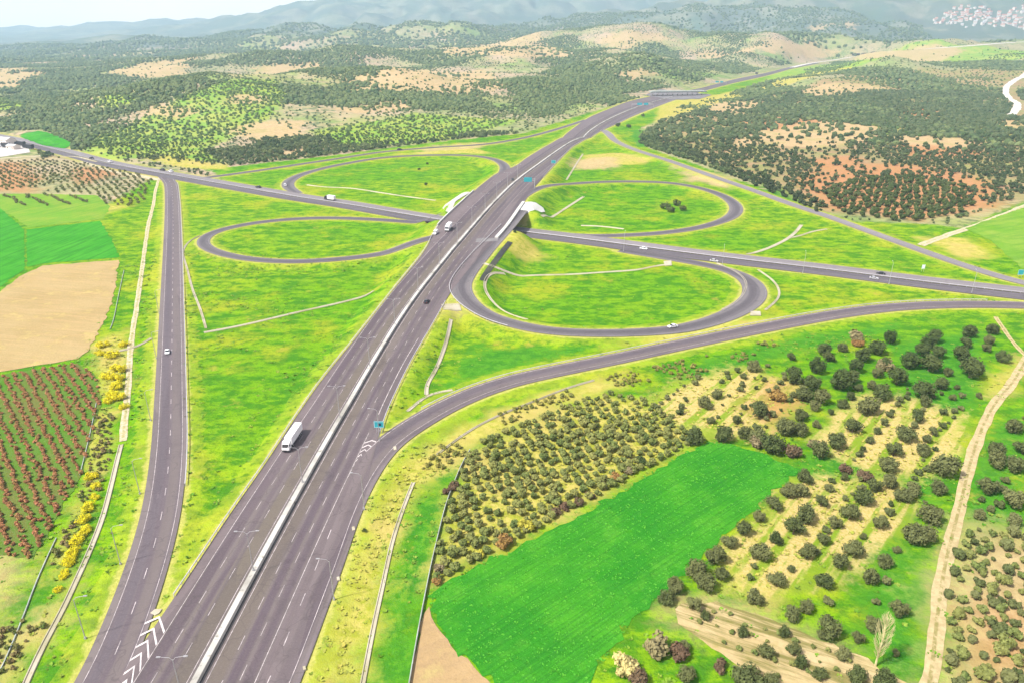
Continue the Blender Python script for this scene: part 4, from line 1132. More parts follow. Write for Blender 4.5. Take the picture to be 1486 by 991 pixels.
# shrubs on the orange soil at the bottom right
BR = [(1388, 768), (1500, 768), (1560, 900), (1560, 1040), (1352, 1040), (1368, 880)]
bp = grid_pts(hitpoly(BR), 3.5, 0.2, 0.35)
bp = bp[in_view(bp)]
br = rr.uniform(1.0, 2.2, len(bp)) * np.where(rr.uniform(0, 1, len(bp)) < 0.3, 0.7, 1.0)
BUSH = [whole('orchard_bush', M['young'], 60 + i, nclump=8, nleaf=300, leaf=0.2, h=1.3) for i in range(3)] + [whole('orchard_bush', M['olive'], 70 + i, nclump=8, nleaf=300, leaf=0.2, h=1.3) for i in range(2)]
rest = individuals('orchard_bush', bp, br, BUSH, lambda p, r: (('big' if r > 1.2 else 'little') + ' grey green bush on the orange soil right of the track', ('big' if r > 1.2 else 'little') + ' bushes on the orange soil'), 'bush')

# vine rows at the left edge
vp = grid_pts(vine_w, 1.3, 0.12, vdir, 3.2)
vp = vp[in_view(vp, 20)]
vr = rr.uniform(0.6, 1.0, len(vp))
VINES = [whole('vine', M['vine'], 80 + i, nclump=6, nleaf=170, leaf=0.26, h=1.3) for i in range(4)]
rest = individuals('vine_bush', vp, vr, VINES, lambda p, r: ('reddish leafless vine in the rows at the left edge', 'vines in the rows at the left edge'), 'vine')
merged('vine_rows', vp[rest], vr[rest], LEAFT, leaf_mat('far_vine_twigs', (0.26, 0.105, 0.050), (0.44, 0.20, 0.095), (0.22, 0.20, 0.05), 0.5, True), 'rear vine rows below the bare tan field', 'vines')

# orchard of rows beyond the crop fields, far left
for poly, ang, sp, sp2, lab in (
    ([(-40, 236), (60, 232), (130, 236), (120, 262), (40, 276), (-40, 282)], 0.55, 5.5, 9.5, 'small orchard tree in the brown rows at the far left'),
    ([(130, 240), (200, 252), (222, 262), (205, 300), (150, 300), (130, 282), (60, 280), (120, 262)], 0.9, 5.5, 9.5, 'small orchard tree in the green rows behind the crop fields'),
    ([(0, 284), (110, 284), (130, 296), (60, 300), (0, 298)], -0.75, 5.0, 12, 'dark row tree on the yellow green meadow')):
    p = grid_pts(hitpoly(poly), sp, 0.1, ang, sp2); p = p[in_view(p, 10)]
    r_ = rr.uniform(1.3, 2.0, len(p))
    ORCH = [whole('orchard_tree', M['young'], 90 + i, nclump=7, nleaf=90, leaf=0.3, h=1.4) for i in range(2)]
    rest = individuals('orchard_tree', p, r_, ORCH, lambda q, r: (lab, 'trees: ' + lab), 'tree', 100)
    merged('orchard_rows', p[rest], r_[rest], LEAFT, leaf_mat('orchard_leaves', (0.06, 0.08, 0.026), (0.13, 0.15, 0.055), (0.22, 0.19, 0.08), .6, True), 'rear rows of the orchard: ' + lab.split(' in ')[-1].split(' on ')[-1], 'orchard')

# orchard on the rust soil, upper right
RUSTO = [(1195, 300), (1205, 275), (1250, 262), (1330, 258), (1400, 272), (1412, 300), (1380, 318), (1330, 322), (1290, 322), (1230, 314)]
p = grid_pts(hitpoly(RUSTO), 8.6, 0.09, 0.5); r_ = rr.uniform(2.4, 3.7, len(p))
RT = [whole('grove_tree', M['dkolive'], 120 + i, nclump=9, nleaf=200, leaf=0.22, h=1.4) for i in range(3)]
individuals('grove_tree', p, r_, RT, lambda q, r: ('round dark tree on the rust red soil of the right grove', 'round trees on the rust red soil'), 'tree', 290)

# bushes: yellow broom, wheat edge, banks
def bush(name, mat, px, py, rpx, label, group=None, h=1.2, nleaf=420, seed=0):
    g, R = place_px(px, py, rpx, 0.4); R *= 0.88 if name != 'broom_bush' else 1.05
    o = link(name, whole(name, mat, 300 + seed, trunk=False, nclump=16 if name == 'broom_bush' else 11, nleaf=nleaf * (3 if name == 'broom_bush' else 1), leaf=0.095 if name == 'broom_bush' else 0.16, h=h * (.75 if name == 'broom_bush' else 1), spread=.95 if name == 'broom_bush' else .72, core=.2 if name == 'broom_bush' else .4), loc=g, rotz=rr.uniform(0, 6)); o.scale = (R, R, R)
    return tag(o, label, 'bush', group)
YB_ = [(163, 515, 9), (172, 535, 9), (158, 545, 8), (168, 560, 9), (175, 575, 8), (160, 580, 7), (180, 590, 6), (133, 690, 8), (140, 705, 7), (128, 735, 9), (122, 752, 9), (124, 768, 8), (112, 785, 9), (106, 800, 9), (100, 815, 8), (92, 835, 6), (84, 855, 6), (150, 500, 7), (180, 500, 6), (146, 512, 6), (95, 828, 5), (139, 720, 6), (118, 775, 7), (103, 808, 7), (165, 572, 8), (170, 548, 8)]
for i, (x, y, r) in enumerate(YB_):
    up = y < 620
    bush('broom_bush', M['yellow'], x, y, r * 1.05, 'yellow flowering broom ' + ('clump below the bare tan field' if up else 'in the ditch beside the vine rows'), 'yellow broom, ' + ('upper' if up else 'lower') + ' clump', seed=i % 4)
WE = [(728, 785, 17, 'rusty', 'large rusty orange bush on the wheat edge'), (763, 762, 14, 'yellowg', 'yellow green bush on the wheat edge beside the rusty one'), (696, 803, 9, 'yellowg', 'small yellow bush at the left corner of the grove'), (636, 825, 11, 'brush', 'brown dry bush at the wheat corner by the fence'), (634, 842, 10, 'rusty', 'small rusty bush lowest at the wheat corner'), (807, 742, 10, 'dryred', 'dark red brown bush on the wheat edge, lowest of the brown row'), (820, 735, 10, 'dryred', 'dark red brown bush in the middle of the brown row'), (838, 727, 10, 'dryred', 'dark red brown bush in the upper half of the brown row'), (856, 718, 9, 'dryred', 'dark red brown bush at the top of the brown row'), (893, 692, 10, 'rusty', 'orange brown bush at the upper wheat edge'), (912, 683, 9, 'brush', 'pale brown bush at the upper wheat edge'), (931, 668, 10, 'dkolive', 'dark green bush at the top of the grove'), (875, 705, 8, 'brush', 'pale brown bush between grove and wheat'), (1128, 575, 14, 'rusty', 'orange bush on the bare patch below the green strip'), (1240, 490, 15, 'brush', 'dry grey bush on the green strip'), (1282, 530, 15, 'brush', 'pale bare bush between the dark olives'), (1243, 498, 10, 'rusty', 'striped pale brown thicket below the slip road'), (1100, 640, 16, 'brush', 'brown thicket above the wheat corner, left'), (1150, 655, 16, 'dryred', 'brown thicket above the wheat corner, right'), (1125, 648, 15, 'dryred', 'dark brown thicket above the wheat corner, middle'), (950, 935, 26, 'brush', 'big grey brown leafless bush at the bottom'), (905, 965, 26, 'brush2', 'big straw coloured bush at the bottom'), (985, 945, 18, 'dryred', 'dark brown bush right of the straw coloured one'), (925, 985, 20, 'dryred', 'reddish bush cut by the bottom edge'), (1180, 645, 12, 'brush', 'pale thicket by the yellow terraces'), (658, 705, 11, 'dryred', 'dark brown bramble by the grove fence'), (648, 712, 8, 'dryred', 'small dark bramble by the grove fence'), (1045, 965, 14, 'dryred', 'reddish bush among the bottom strips'), (1255, 690, 14, 'dryred', 'long dark brown bush on the terrace bank, right'), (1225, 680, 12, 'dryred', 'long dark brown bush on the terrace bank, left')]
M['dryred'] = leaf_mat('red_brown_bramble', (0.075, 0.045, 0.028), (0.15, 0.09, 0.055), (0.12, 0.10, 0.05), 0.5)
M['yellowg'] = leaf_mat('yellow_green_leaves', (0.25, 0.23, 0.03), (0.42, 0.38, 0.05), None, 0.3)
M['brush2'] = leaf_mat('straw_twigs', (0.30, 0.25, 0.09), (0.42, 0.36, 0.15), None, 0.3)
for i, (x, y, r, m, lab) in enumerate(WE): bush('bush', M[m], x, y, r, lab, None, 1.1, 650, seed=i)
UB = [(965, 300, 9), (982, 296, 8), (973, 305, 8), (990, 303, 7)]
for i, (x, y, r) in enumerate(UB): bush('bush', M['dkolive'], x, y, r, 'dark bush in the clump inside the upper right loop', 'dark clump inside the upper right loop', seed=40 + i, nleaf=250)
for i, (x, y, r, lab) in enumerate([(620, 238, 3, 'small dark shrub inside the upper left loop, far one'), (608, 246, 3, 'small dark shrub inside the upper left loop, middle one'), (618, 268, 3.5, 'small dark shrub inside the upper left loop, near one'), (529, 772, 5, 'small dark shrub on the yellow verge of the highway'), (748, 355, 3.5, 'small dark shrub below the bridge'), (897, 182, 5, 'dark tree by the slip road mouth'), (912, 184, 5, 'dark round tree right of the slip road mouth'), (933, 168, 4, 'dark tree by the far highway edge')]):
    bush('shrub', M['dkolive'], x, y, r, lab, None, seed=50 + i, nleaf=200)

# tall pale poplar, bare
pg, _ = place_px(1270, 966, 4, 0)
pop = empty('poplar_tree', pg); tag(pop, 'tall slender pale leafless poplar near the dirt track', 'tree')
m = MB(); m.tube([(0, 0, -.2), (0, 0, 4), (0.1, 0, 9), (0, 0, 13.5)], [.24, .19, .11, .03], 7); part('trunk', m.mesh('poplar_trunk', [M['paletwig']]), pop)
m = MB()
for q in range(95):
    z0 = rr.uniform(2.0, 12.5); an = rr.uniform(0, 6.28); ln = 1.9 * math.sin(min(1, (z0 - 1.2) / 4) * 1.57) * (1 - max(0, z0 - 8) / 6.5) + .4
    c_, s_ = math.cos(an), math.sin(an); e = (c_ * ln * .6, s_ * ln * .6, z0 + ln * 1.1)
    m.tube([(0, 0, z0), e, (c_ * ln * .72, s_ * ln * .72, z0 + ln * 2.0)], [.05, .04, .012], 4)
    for w_ in range(3):
        a2 = an + rr.uniform(-1, 1); m.tube([e, (e[0] + math.cos(a2) * .5, e[1] + math.sin(a2) * .5, e[2] + .9)], [.03, .01], 3)
part('crown', m.mesh('poplar_crown', [M['paletwig']]), pop)

# ------------------------------------------------------------------ woods on the hills (nobody could count these trees)
def wood_pts(r0, r1, sp, keep):
    xs = np.arange(-1.0 * r1, 1.0 * r1, sp); ys = np.arange(r0 * 0.55, r1, sp)
    X, Y = np.meshgrid(xs, ys); X = X + (np.arange(len(ys)) % 2)[:, None] * sp * .5
    X = (X + rr.normal(0, sp * .24, X.shape)).ravel(); Y = (Y + rr.normal(0, sp * .24, Y.shape)).ravel()
    R = np.hypot(X, Y); k = (R >= r0) & (R < r1) & (np.abs(X) < 0.84 * Y + 60)
    X, Y = X[k], Y[k]
    p = rr.uniform(0, 1, len(X))
    # broad glades and bare ground
    d = keep(X, Y)
    k = (p < d) & (samp(ZONES['grass'], X, Y) < -4) & (samp(RD, X, Y) > 6)
    return np.column_stack([X[k], Y[k]])
FIELD_BLOCK = [hitpoly(q) for q in ([(28, 190), (60, 188), (110, 210), (60, 214)], [(-90, 190), (40, 190), (60, 232), (-90, 240)], [(-60, 230), (150, 230), (235, 262), (215, 330), (-60, 330)], RUSTO, [(1340, 8), (1560, 2), (1560, 55), (1340, 45)], [(1400, 332), (1486, 300), (1700, 280), (1700, 420), (1480, 400)])]
TRKS = [o for o in COL.objects if o.name.startswith('gravel_road')]
TP = np.vstack([np.array([v.co[:2] for v in o.data.vertices]) for o in TRKS])
def density(X, Y):
    dn = fbm(X, Y, 170, 4, 31)
    d = 0.22 + 0.78 * sstep(0.37, 0.56, dn)
    fr = np.minimum(np.where(Y > 1450, samp(FIELD['highway'], X, Y), 1e9), samp(FIELD['far_road'], X, Y)); d = np.where(fr < 44, 0, d)
    d *= 1 - 0.72 * sstep(-3, 14, samp(ZONES['soil'], X, Y))
    d *= 1 - 0.55 * sstep(-3, 14, samp(ZONES['rust'], X, Y))
    d = np.maximum(d * (1 - 0.15 * sstep(-3, 25, samp(ZONES['meadow'], X, Y))), 0.5 * sstep(-5, 5, samp(ZONES['meadow'], X, Y)) * (Y < 1500))
    d *= 1 - 0.5 * sstep(0, 10, samp(ZONES['dry'], X, Y))
    d *= 1 - 0.95 * sstep(-6, 6, samp(ZONES['cutting'], X, Y))
    for f in FIELD_BLOCK: d = np.where(inside_poly(f, X, Y), 0.0, d)
    for i in range(0, len(TP), 6):
        d = np.where(np.abs(X - TP[i, 0]) + np.abs(Y - TP[i, 1]) < 16, 0, d)
    return np.clip(d, 0, 1)
# dense dark grove of the right, extra density
RG = hitpoly([(935, 195), (960, 175), (1060, 150), (1200, 112), (1500, 92), (1700, 92), (1700, 300), (1420, 300), (1330, 318), (1195, 305), (1100, 262), (990, 225)])
def dens_all(X, Y):
    d = density(X, Y); g = inside_poly(RG, X, Y)
    return np.where(g & (Y < 1500), d * 0.22, np.where(g, np.clip(d * 1.5, 0, 1), d))
TM = [blob(ICO1, np.random.default_rng(i), 0.15, 0.95) for i in range(6)]
TL = [blob(ICO0, np.random.default_rng(i), 0.18, 0.95) for i in range(6)]
p1 = wood_pts(520, 950, 5.2, dens_all); p2 = wood_pts(950, 1700, 6.0, dens_all); p3 = wood_pts(1700, 3400, 10.0, dens_all); p4 = wood_pts(3400, 5600, 20.0, dens_all)
def split(p): 
    m_ = samp(ZONES['meadow'], p[:, 0], p[:, 1]) > rr.normal(0, 6, len(p)); return p[~m_], p[m_]
for p_, lo, hi, tmp, nm in ((p1, 1.3, 2.9, LEAFT, 'nearest scrub and olive trees at the foot of the hills'), (p2, 1.5, 3.1, TM, 'scrub and olive woods on the middle hills'), (p3, 2.2, 4.0, TL, 'woods on the distant hills')):
    a_, b_ = split(p_)
    grow = lambda q: 0.62 + 0.75 * sstep(.40, .60, fbm(q[:, 0], q[:, 1], 170, 4, 31))
    merged('woodland', a_, rr.uniform(lo, hi, len(a_)) * grow(a_), tmp, M['wood'], nm, 'woodland')
    merged('hillside_scrub', b_, rr.uniform(lo * .75, hi * .8, len(b_)), tmp, M['woodg'], 'green ' + nm.replace('scrub and olive trees', 'bushes').replace('scrub and olive woods', 'scrub').replace('woods', 'scrub') + ', on bright grass', 'scrub')
merged('woodland', p4, rr.uniform(5, 9, len(p4)), TL, M['wood'], 'faint woods on the farthest slopes', 'woodland')
# dark hedge belt at the near edge of the right grove
hb = hitpoly([(938, 196), (1000, 214), (1100, 258), (1200, 300), (1190, 312), (1090, 268), (985, 226), (930, 206)])
hp = grid_pts(hb, 6.6, 0.3); merged('hedge_belt', hp, rr.uniform(1.4, 3.2, len(hp)), LEAFT, leaf_mat('hedge_leaves', (0.018, 0.03, 0.012), (0.042, 0.062, 0.022), (0.07, 0.085, 0.04), .5, True), 'dark belt of trees along the near edge of the right grove', 'hedge')

# weeds and tussocks on the near verges and banks
def weed_template(sd):
    r = np.random.default_rng(sd); V = []; F = []
    for q in range(7):
        an = r.uniform(0, 6.28); c_, s_ = math.cos(an), math.sin(an); w_ = .45; b = len(V)
        ox, oy = r.normal(0, .35, 2); hgt = r.uniform(.35, .7); tx_, ty_ = -s_ * .8 + r.normal(0, .2), c_ * .8 + r.normal(0, .2)
        V += [(ox - c_ * w_, oy - s_ * w_, 0), (ox + c_ * w_, oy + s_ * w_, 0), (ox + c_ * w_ * .7 + tx_, oy + s_ * w_ * .7 + ty_, hgt), (ox - c_ * w_ * .8 + tx_, oy - s_ * w_ * .8 + ty_, hgt * .8)]
        F.append((b, b + 1, b + 2, b + 3))
    return np.array(V), np.array(F)
WT = [weed_template(i) for i in range(5)]
n = 60000
X = rr.uniform(-330, 330, n); Y = rr.uniform(92, 420, n)
k = (samp(RD, X, Y) > 1.2) & in_view(np.column_stack([X, Y]), 10)
for f in (wheat_w, vine_w, hitpoly([(-90, 490), (62, 386), (173, 378), (113, 521), (-90, 556)]), hitpoly([(38, 334), (146, 321), (173, 374), (39, 388)]), hitpoly([(-120, 292), (35, 335), (36, 391), (-120, 470)]), hitpoly([(623, 880), (733, 1012), (592, 1012), (612, 900)])): k &= ~inside_poly(f, X, Y)
dn = fbm(X, Y, 26, 4, 61); road_ = samp(RD, X, Y); dry = samp(ZONES['dry'], X, Y)
pr = 0.06 + 0.5 * sstep(0.5, 0.68, dn) + 0.18 * (road_ < 8) + 0.5 * sstep(-4, 6, dry)
infield = inside_poly(hitpoly([(270, 290), (640, 350), (640, 700), (1100, 500), (1486, 450), (1486, 380), (1100, 260), (600, 200)]), X, Y)
pr = pr * np.where(infield, 0.02 + 0.35 * sstep(.58, .72, fbm(X, Y, 18, 3, 66)), 1.0)
k &= rr.uniform(0, 1, n) < pr
wp = np.column_stack([X[k], Y[k]])
merged('verge_weeds', wp, rr.uniform(0.25, 0.75, len(wp)), WT, M['weed'], 'weeds and tussocks on the verges and orchard ground', 'weeds', tint=np.clip(rr.uniform(0, .35, len(wp)) + .6 * sstep(-4, 6, dry[k]), 0, 1), zoff=-0.05)

# rough straw coloured scrub between the broad slip road and the grove, and in the left ditch
sw = hitpoly([(596, 700), (628, 655), (690, 617), (770, 583), (850, 556), (1000, 520), (1130, 492), (1120, 510), (990, 552), (930, 570), (840, 578), (750, 610), (690, 645), (640, 690), (612, 718)])
sp_ = grid_pts(sw, 2.3, .3); sp_ = sp_[fbm(sp_[:, 0], sp_[:, 1], 14, 3, 71) > .47]; sp_ = sp_[samp(RD, sp_[:, 0], sp_[:, 1]) > 2.5]
merged('straw_scrub', sp_, rr.uniform(.5, 1.25, len(sp_)), LEAFT, leaf_mat('straw_scrub_leaves', (.14, .15, .03), (.32, .27, .075), (.10, .13, .03), .7, True), 'straw coloured rough scrub between the broad slip road and the grove', 'scrub')
dw = hitpoly([(140, 600), (170, 600), (160, 660), (140, 735), (108, 820), (70, 900), (20, 975), (-20, 1010), (-40, 960), (20, 890), (62, 830), (100, 760), (128, 690)])
dp = grid_pts(dw, 2.0, .3); dp = dp[fbm(dp[:, 0], dp[:, 1], 12, 3, 77) > .46]
merged('ditch_scrub', dp, rr.uniform(.45, 1.1, len(dp)), LEAFT, leaf_mat('ditch_scrub_leaves', (.06, .12, .018), (.17, .17, .05), (.22, .15, .07), .8, True), 'mixed scrub in the ditch beside the vine rows', 'scrub')

# leaf tufts of the wheat crop, thicker along its edges
wp = grid_pts(wheat_w, 1.25, .35); wp = wp[in_view(wp, 5)]
merged('wheat_crop', wp, rr.uniform(.25, .5, len(wp)), WT, leaf_mat('wheat_leaves', (.030, .20, .012), (.060, .27, .016), (.085, .29, .02), .6, True), 'leafy tufts of the green wheat crop', 'crop', zoff=.05)

# small bushes in the rows of the bare strips
pb = grid_pts(hitpoly([(1000, 884), (1040, 878), (1110, 900), (1190, 934), (1300, 990), (1180, 1000), (1100, 975), (1010, 915)]), 3.6, .1, math.atan2(_s[1], _s[0]), 4.2)
individuals('strip_bush', pb, rr.uniform(.45, .95, len(pb)), BUSH[:3], lambda p, r: ('small young bush in the rows of the pale bare strips', 'young bushes in the pale bare strips'), 'bush', 120)

# small olives filling the rows between the larger ones
big = np.array([o.location[:2] for o in COL.objects if o.name.startswith('olive_tree')])
SM = [whole('small_olive', M['olive'], 400 + i, nclump=8, nleaf=320, leaf=0.18, h=1.4) for i in range(3)]
tot = 0
for poly, where in (([(1185, 650), (1215, 600), (1262, 560), (1400, 570), (1400, 660), (1345, 700), (1250, 690)], 'on the yellow terraces'), ([(1055, 840), (1120, 740), (1165, 690), (1300, 700), (1360, 740), (1350, 850), (1250, 890), (1130, 880)], 'on the patchy grass below the terraces'), ([(940, 590), (1000, 550), (1100, 530), (1190, 540), (1190, 630), (1080, 640), (980, 615)], 'on the dry slope above the wheat'), ([(1415, 620), (1486, 570), (1486, 760), (1395, 760)], 'beside the dirt track at the right edge')):
    q = grid_pts(hitpoly(poly), 4.6, .10, RDIR, 8.5)
    q = q[[np.min(np.hypot(big[:, 0] - a[0], big[:, 1] - a[1])) > 3.4 and np.min(np.hypot(TRK[:, 0] - a[0], TRK[:, 1] - a[1])) > 3.2 for a in q]]
    q = q[rr.uniform(0, 1, len(q)) < .72]
    individuals('olive_sapling', q, rr.uniform(.6, 1.65, len(q)), SM, lambda p, r: (('knee high' if r < 1.0 else 'bushy') + ' olive sapling in the rows ' + where, ('knee high' if r < 1.0 else 'bushy') + ' olive saplings ' + where), 'tree', 75)

# the planted rows of the right hand grove
q = grid_pts(RG, 7.4, .13, .5); q = q[(q[:, 1] < 1500) & in_view(q, 80)]
dq = .92 * (1 - .85 * sstep(-4, 10, samp(ZONES['soil'], q[:, 0], q[:, 1]))) * (1 - .35 * sstep(0, 10, samp(ZONES['rust'], q[:, 0], q[:, 1]))) * (.45 + .55 * sstep(.34, .46, fbm(q[:, 0], q[:, 1], 120, 3, 88)))
for f in FIELD_BLOCK: dq = np.where(inside_poly(f, q[:, 0], q[:, 1]), 0, dq)
for i in range(0, len(TP), 6): dq = np.where(np.abs(q[:, 0] - TP[i, 0]) + np.abs(q[:, 1] - TP[i, 1]) < 16, 0, dq)
q = q[(rr.uniform(0, 1, len(q)) < dq) & (samp(RD, q[:, 0], q[:, 1]) > 6)]
nr = q[:, 1] < 900
DG = leaf_mat('grove_row_leaves', (.020, .040, .014), (.050, .078, .028), (.11, .13, .055), .65, True)
merged('olive_grove', q[nr], rr.uniform(1.9, 3.5, nr.sum()), LEAFT, DG, 'dark planted rows of the right hand grove, near part', 'grove')
merged('olive_grove', q[~nr], rr.uniform(2.1, 3.6, (~nr).sum()), TM, DG, 'dark planted rows of the right hand grove, far part', 'grove')
# ------------------------------------------------------------------ concrete channels
def channel(name, pts, w, label, cat='drain', mat=None, h=0.32):
    W = np.array([hit(*p) for p in pts]); Pp = smooth1(catmull(W, 2.5), 3)
    offs = [-w / 2 - .15, -w / 2 - .05, -w / 2 + .16, -w * .28, w * .28, w / 2 - .16, w / 2 + .05, w / 2 + .15]
    zz = [-.25, h, h, .1, .1, h, h, -.25]
    o = link(name, ribbon_mesh(name, Pp, offs, zz, mat or M['channel'], z_fn=gz))
    return tag(o, label, cat)
channel('drainage_channel', [(296, 483), (330, 477), (370, 468.5), (435, 453), (500, 438.5), (543, 427)], 1.61, 'straight white concrete channel across the left grass triangle')
channel('drainage_channel', [(299, 477), (291, 450), (280, 422), (272, 392), (266, 366), (275, 352), (290, 344)], 0.93, 'thin concrete channel bending down from the left loop road')
channel('drainage_channel', [(702, 401), (716, 405), (739, 402.5), (780, 400), (826, 399), (880, 395.5), (927, 392), (950, 387), (972, 384)], 1.61, 'long pale channel across the middle of the front right loop')
channel('drainage_channel', [(733, 406), (716, 411), (706, 420), (704, 433), (713, 445), (727, 455), (745, 464), (765, 470)], 1.36, 'curved white channel inside the left end of the front right loop')
channel('drainage_channel', [(655, 474), (650, 493), (642, 515), (631, 540), (621, 556), (618, 567), (619, 573)], 1.36, 'white channel down the small grass triangle beside the highway')
channel('drainage_channel', [(592, 600), (606, 587), (619, 574), (640, 569), (657, 568)], 1.36, 'pale channel along the upper side of the broad slip road')
channel('drainage_channel', [(847, 286), (830, 297), (810, 310), (786, 326)], 1.98, 'straight white channel right of the bridge')
channel('drainage_channel', [(1084, 370.5), (1100, 366), (1117, 360), (1130, 354), (1143, 347), (1155, 337), (1163, 327)], 2.11, 'white branching channel beside the pale slip road')
channel('drainage_channel', [(1143, 346.5), (1160, 343), (1180, 336.5), (1200, 333)], 1.49, 'short side branch of the white channel on the right')
channel('drainage_channel', [(445, 269), (470, 272), (510, 274), (550, 280), (590, 286), (632, 291.5)], 1.86, 'pale channel along the near side of the upper left loop')
channel('drainage_channel', [(843, 328), (870, 329), (905, 333)], 1.86, 'short pale channel at the lower edge of the upper right loop')
channel('drainage_channel', [(1040, 383), (1070, 397), (1082, 410), (1080, 425), (1068, 440), (1048, 452)], 0.93, 'thin curved channel inside the right end of the front right loop')
channel('drainage_channel', [(1100, 392), (1122, 408), (1131, 424), (1126, 438), (1110, 452)], 0.93, 'thin curved channel outside the right end of the front right loop')
channel('drainage_channel', [(176, 645), (171, 664), (160, 710), (148, 754), (130, 800), (111, 842), (90, 887), (67, 929), (48, 968), (34, 1000), (10, 1060)], 1.24, 'long pale channel beside the left slip road, lower part')
channel('drainage_channel', [(150, 514), (168, 511), (188, 507), (205, 501), (220, 492)], 1.36, 'short channel crossing under the left farm track')
channel('drainage_channel', [(523, 1010), (540, 920), (557, 842), (571, 780), (591, 722), (600, 700)], 0.99, 'pale channel on the yellow verge right of the highway')
channel('drainage_channel', [(634, 660), (660, 640), (690, 620), (725, 602.5), (776, 582), (826, 562.5), (862, 552)], 0.74, 'thin pale channel below the broad slip road')
channel('drainage_channel', [(1075, 250), (1060, 246)], 1.86, 'pale concrete outlet below the dark grove')
channel('drainage_channel', [(846, 224), (838, 236), (822, 262)], 1.36, 'short white channel between the back right roads')

def pad(name, px, thick, mat, label, cat):
    W = hitpoly(px); z = [float(gz(*p)) for p in W]; n = len(W)
    V = [(p[0], p[1], zz - .3) for p, zz in zip(W, z)] + [(p[0], p[1], zz + thick) for p, zz in zip(W, z)]
    F = [tuple(range(n, 2 * n))] + [(i, (i + 1) % n, n + (i + 1) % n, n + i) for i in range(n)]
    return tag(link(name, mesh_np(name, V, F, [mat])), label, cat)
pad('concrete_pad', [(641, 457), (667, 455), (670, 463), (644, 464)], 0.4, M['channel'], 'pale concrete pad at the mouth of the triangle channel', 'concrete pad')
pad('concrete_pad', [(1089, 455), (1103, 455), (1104, 460), (1088, 461)], 0.5, M['channel'], 'pale concrete box between the front right loop and slip road', 'concrete pad')
pad('concrete_pad', [(963, 381), (974, 380), (975, 386), (965, 387)], 0.5, M['channel'], 'concrete inlet box at the end of the long loop channel', 'concrete pad')
pad('gore_kerb', [(219, 893), (226, 887), (236, 887), (232, 893), (226, 896)], .3, M['channel'], 'pale kerb nose where the left slip road leaves the highway', 'kerb')
pad('gore_kerb', [(540, 638), (546, 632), (551, 634), (545, 640)], .3, M['channel'], 'pale kerb nose where the broad slip road leaves the highway', 'kerb')
for i, (x, y) in enumerate([(441, 975), (490, 845), (512, 772), (572, 656)]):
    pad('drain_outlet', [(x - 1, y - 3), (x + 3, y - 4), (x + 4, y + 1), (x, y + 2)], .45, M['channel'], ['pale drain outlet on the highway verge, nearest the bottom edge', 'pale drain outlet on the highway verge, second from the bottom', 'pale drain outlet on the highway verge, third from the bottom', 'pale drain outlet where the broad slip road starts to bend'][i], 'drain outlet')

# ------------------------------------------------------------------ low walls and pipes
def low_wall(name, pts, w, h, mat, label, cat):
    W = np.array([hit(*p) for p in pts]); Pp = smooth1(catmull(W, 3.0), 2)
    o = link(name, ribbon_mesh(name, Pp, [-w / 2, -w / 2, w / 2, w / 2], [-.3, h, h, -.3], mat, z_fn=gz))
    return tag(o, label, cat)
M['fence'] = plain('weathered_fence', (0.30, 0.33, 0.30), 0.8, 0.2, .5)
low_wall('boundary_fence', [(682, 655), (672, 672), (660, 700), (648, 731), (636, 778), (625, 825), (618, 860), (613, 885), (603, 940), (592, 1005)], .18, 1.0, M['fence'], 'thin grey fence line between the lush verge and the grove', 'fence')
low_wall('irrigation_pipe', [(82, 781), (66, 815), (50, 852), (36, 890), (20, 930), (2, 972), (-20, 1010)], .2, .4, M['fence'], 'thin pale pipe line running down to the bottom left corner', 'pipe')
low_wall('irrigation_pipe', [(141, 580), (133, 620), (124, 658), (116, 690)], .18, .4, M['fence'], 'thin pale pipe line beside the vine rows', 'pipe')
low_wall('irrigation_pipe', [(180, 393), (172, 430), (164, 468), (160, 478)], .18, .4, M['fence'], 'thin pale pipe line right of the bare tan field', 'pipe')

# ------------------------------------------------------------------ median barrier, guardrails
def hw_profile(name, x_fn, y0, y1, prof, mat):
    k = (HY >= y0) & (HY <= y1); ii = np.nonzero(k)[0]
    V = []; n = len(prof)
    for i in ii:
        for o, z in prof: V.append((x_fn(i) + o, HY[i], HZ[i] + z))
    Q = [(r * n + c, r * n + c + 1, (r + 1) * n + c + 1, (r + 1) * n + c) for r in range(len(ii) - 1) for c in range(n - 1)]
    return mesh_np(name, V, np.array(Q), [mat])
M['median'] = concrete('median_concrete', (0.43, 0.42, 0.385), (0.15, 0.14, 0.11), 0.9)
tag(link('median_barrier', hw_profile('median_barrier', lambda i: XM[i], -150, 1500, [(-.9, -.05), (-.85, .12), (-.68, .75), (.68, .75), (.85, .12), (.9, -.05)], M['median'])), 'long white concrete barrier down the middle of the highway', 'barrier')
tag(link('median_shadow', hw_profile('median_shadow', lambda i: XM[i], -150, 500, [(.91, .012), (1.6, .012)], plain('barrier_shadow_paint', (0.03, 0.028, 0.03), .8))), 'painted shadow strip along the right foot of the median barrier', 'painted shadow', kind='structure')  # the barrier's cast shadow, painted as a dark strip on the asphalt

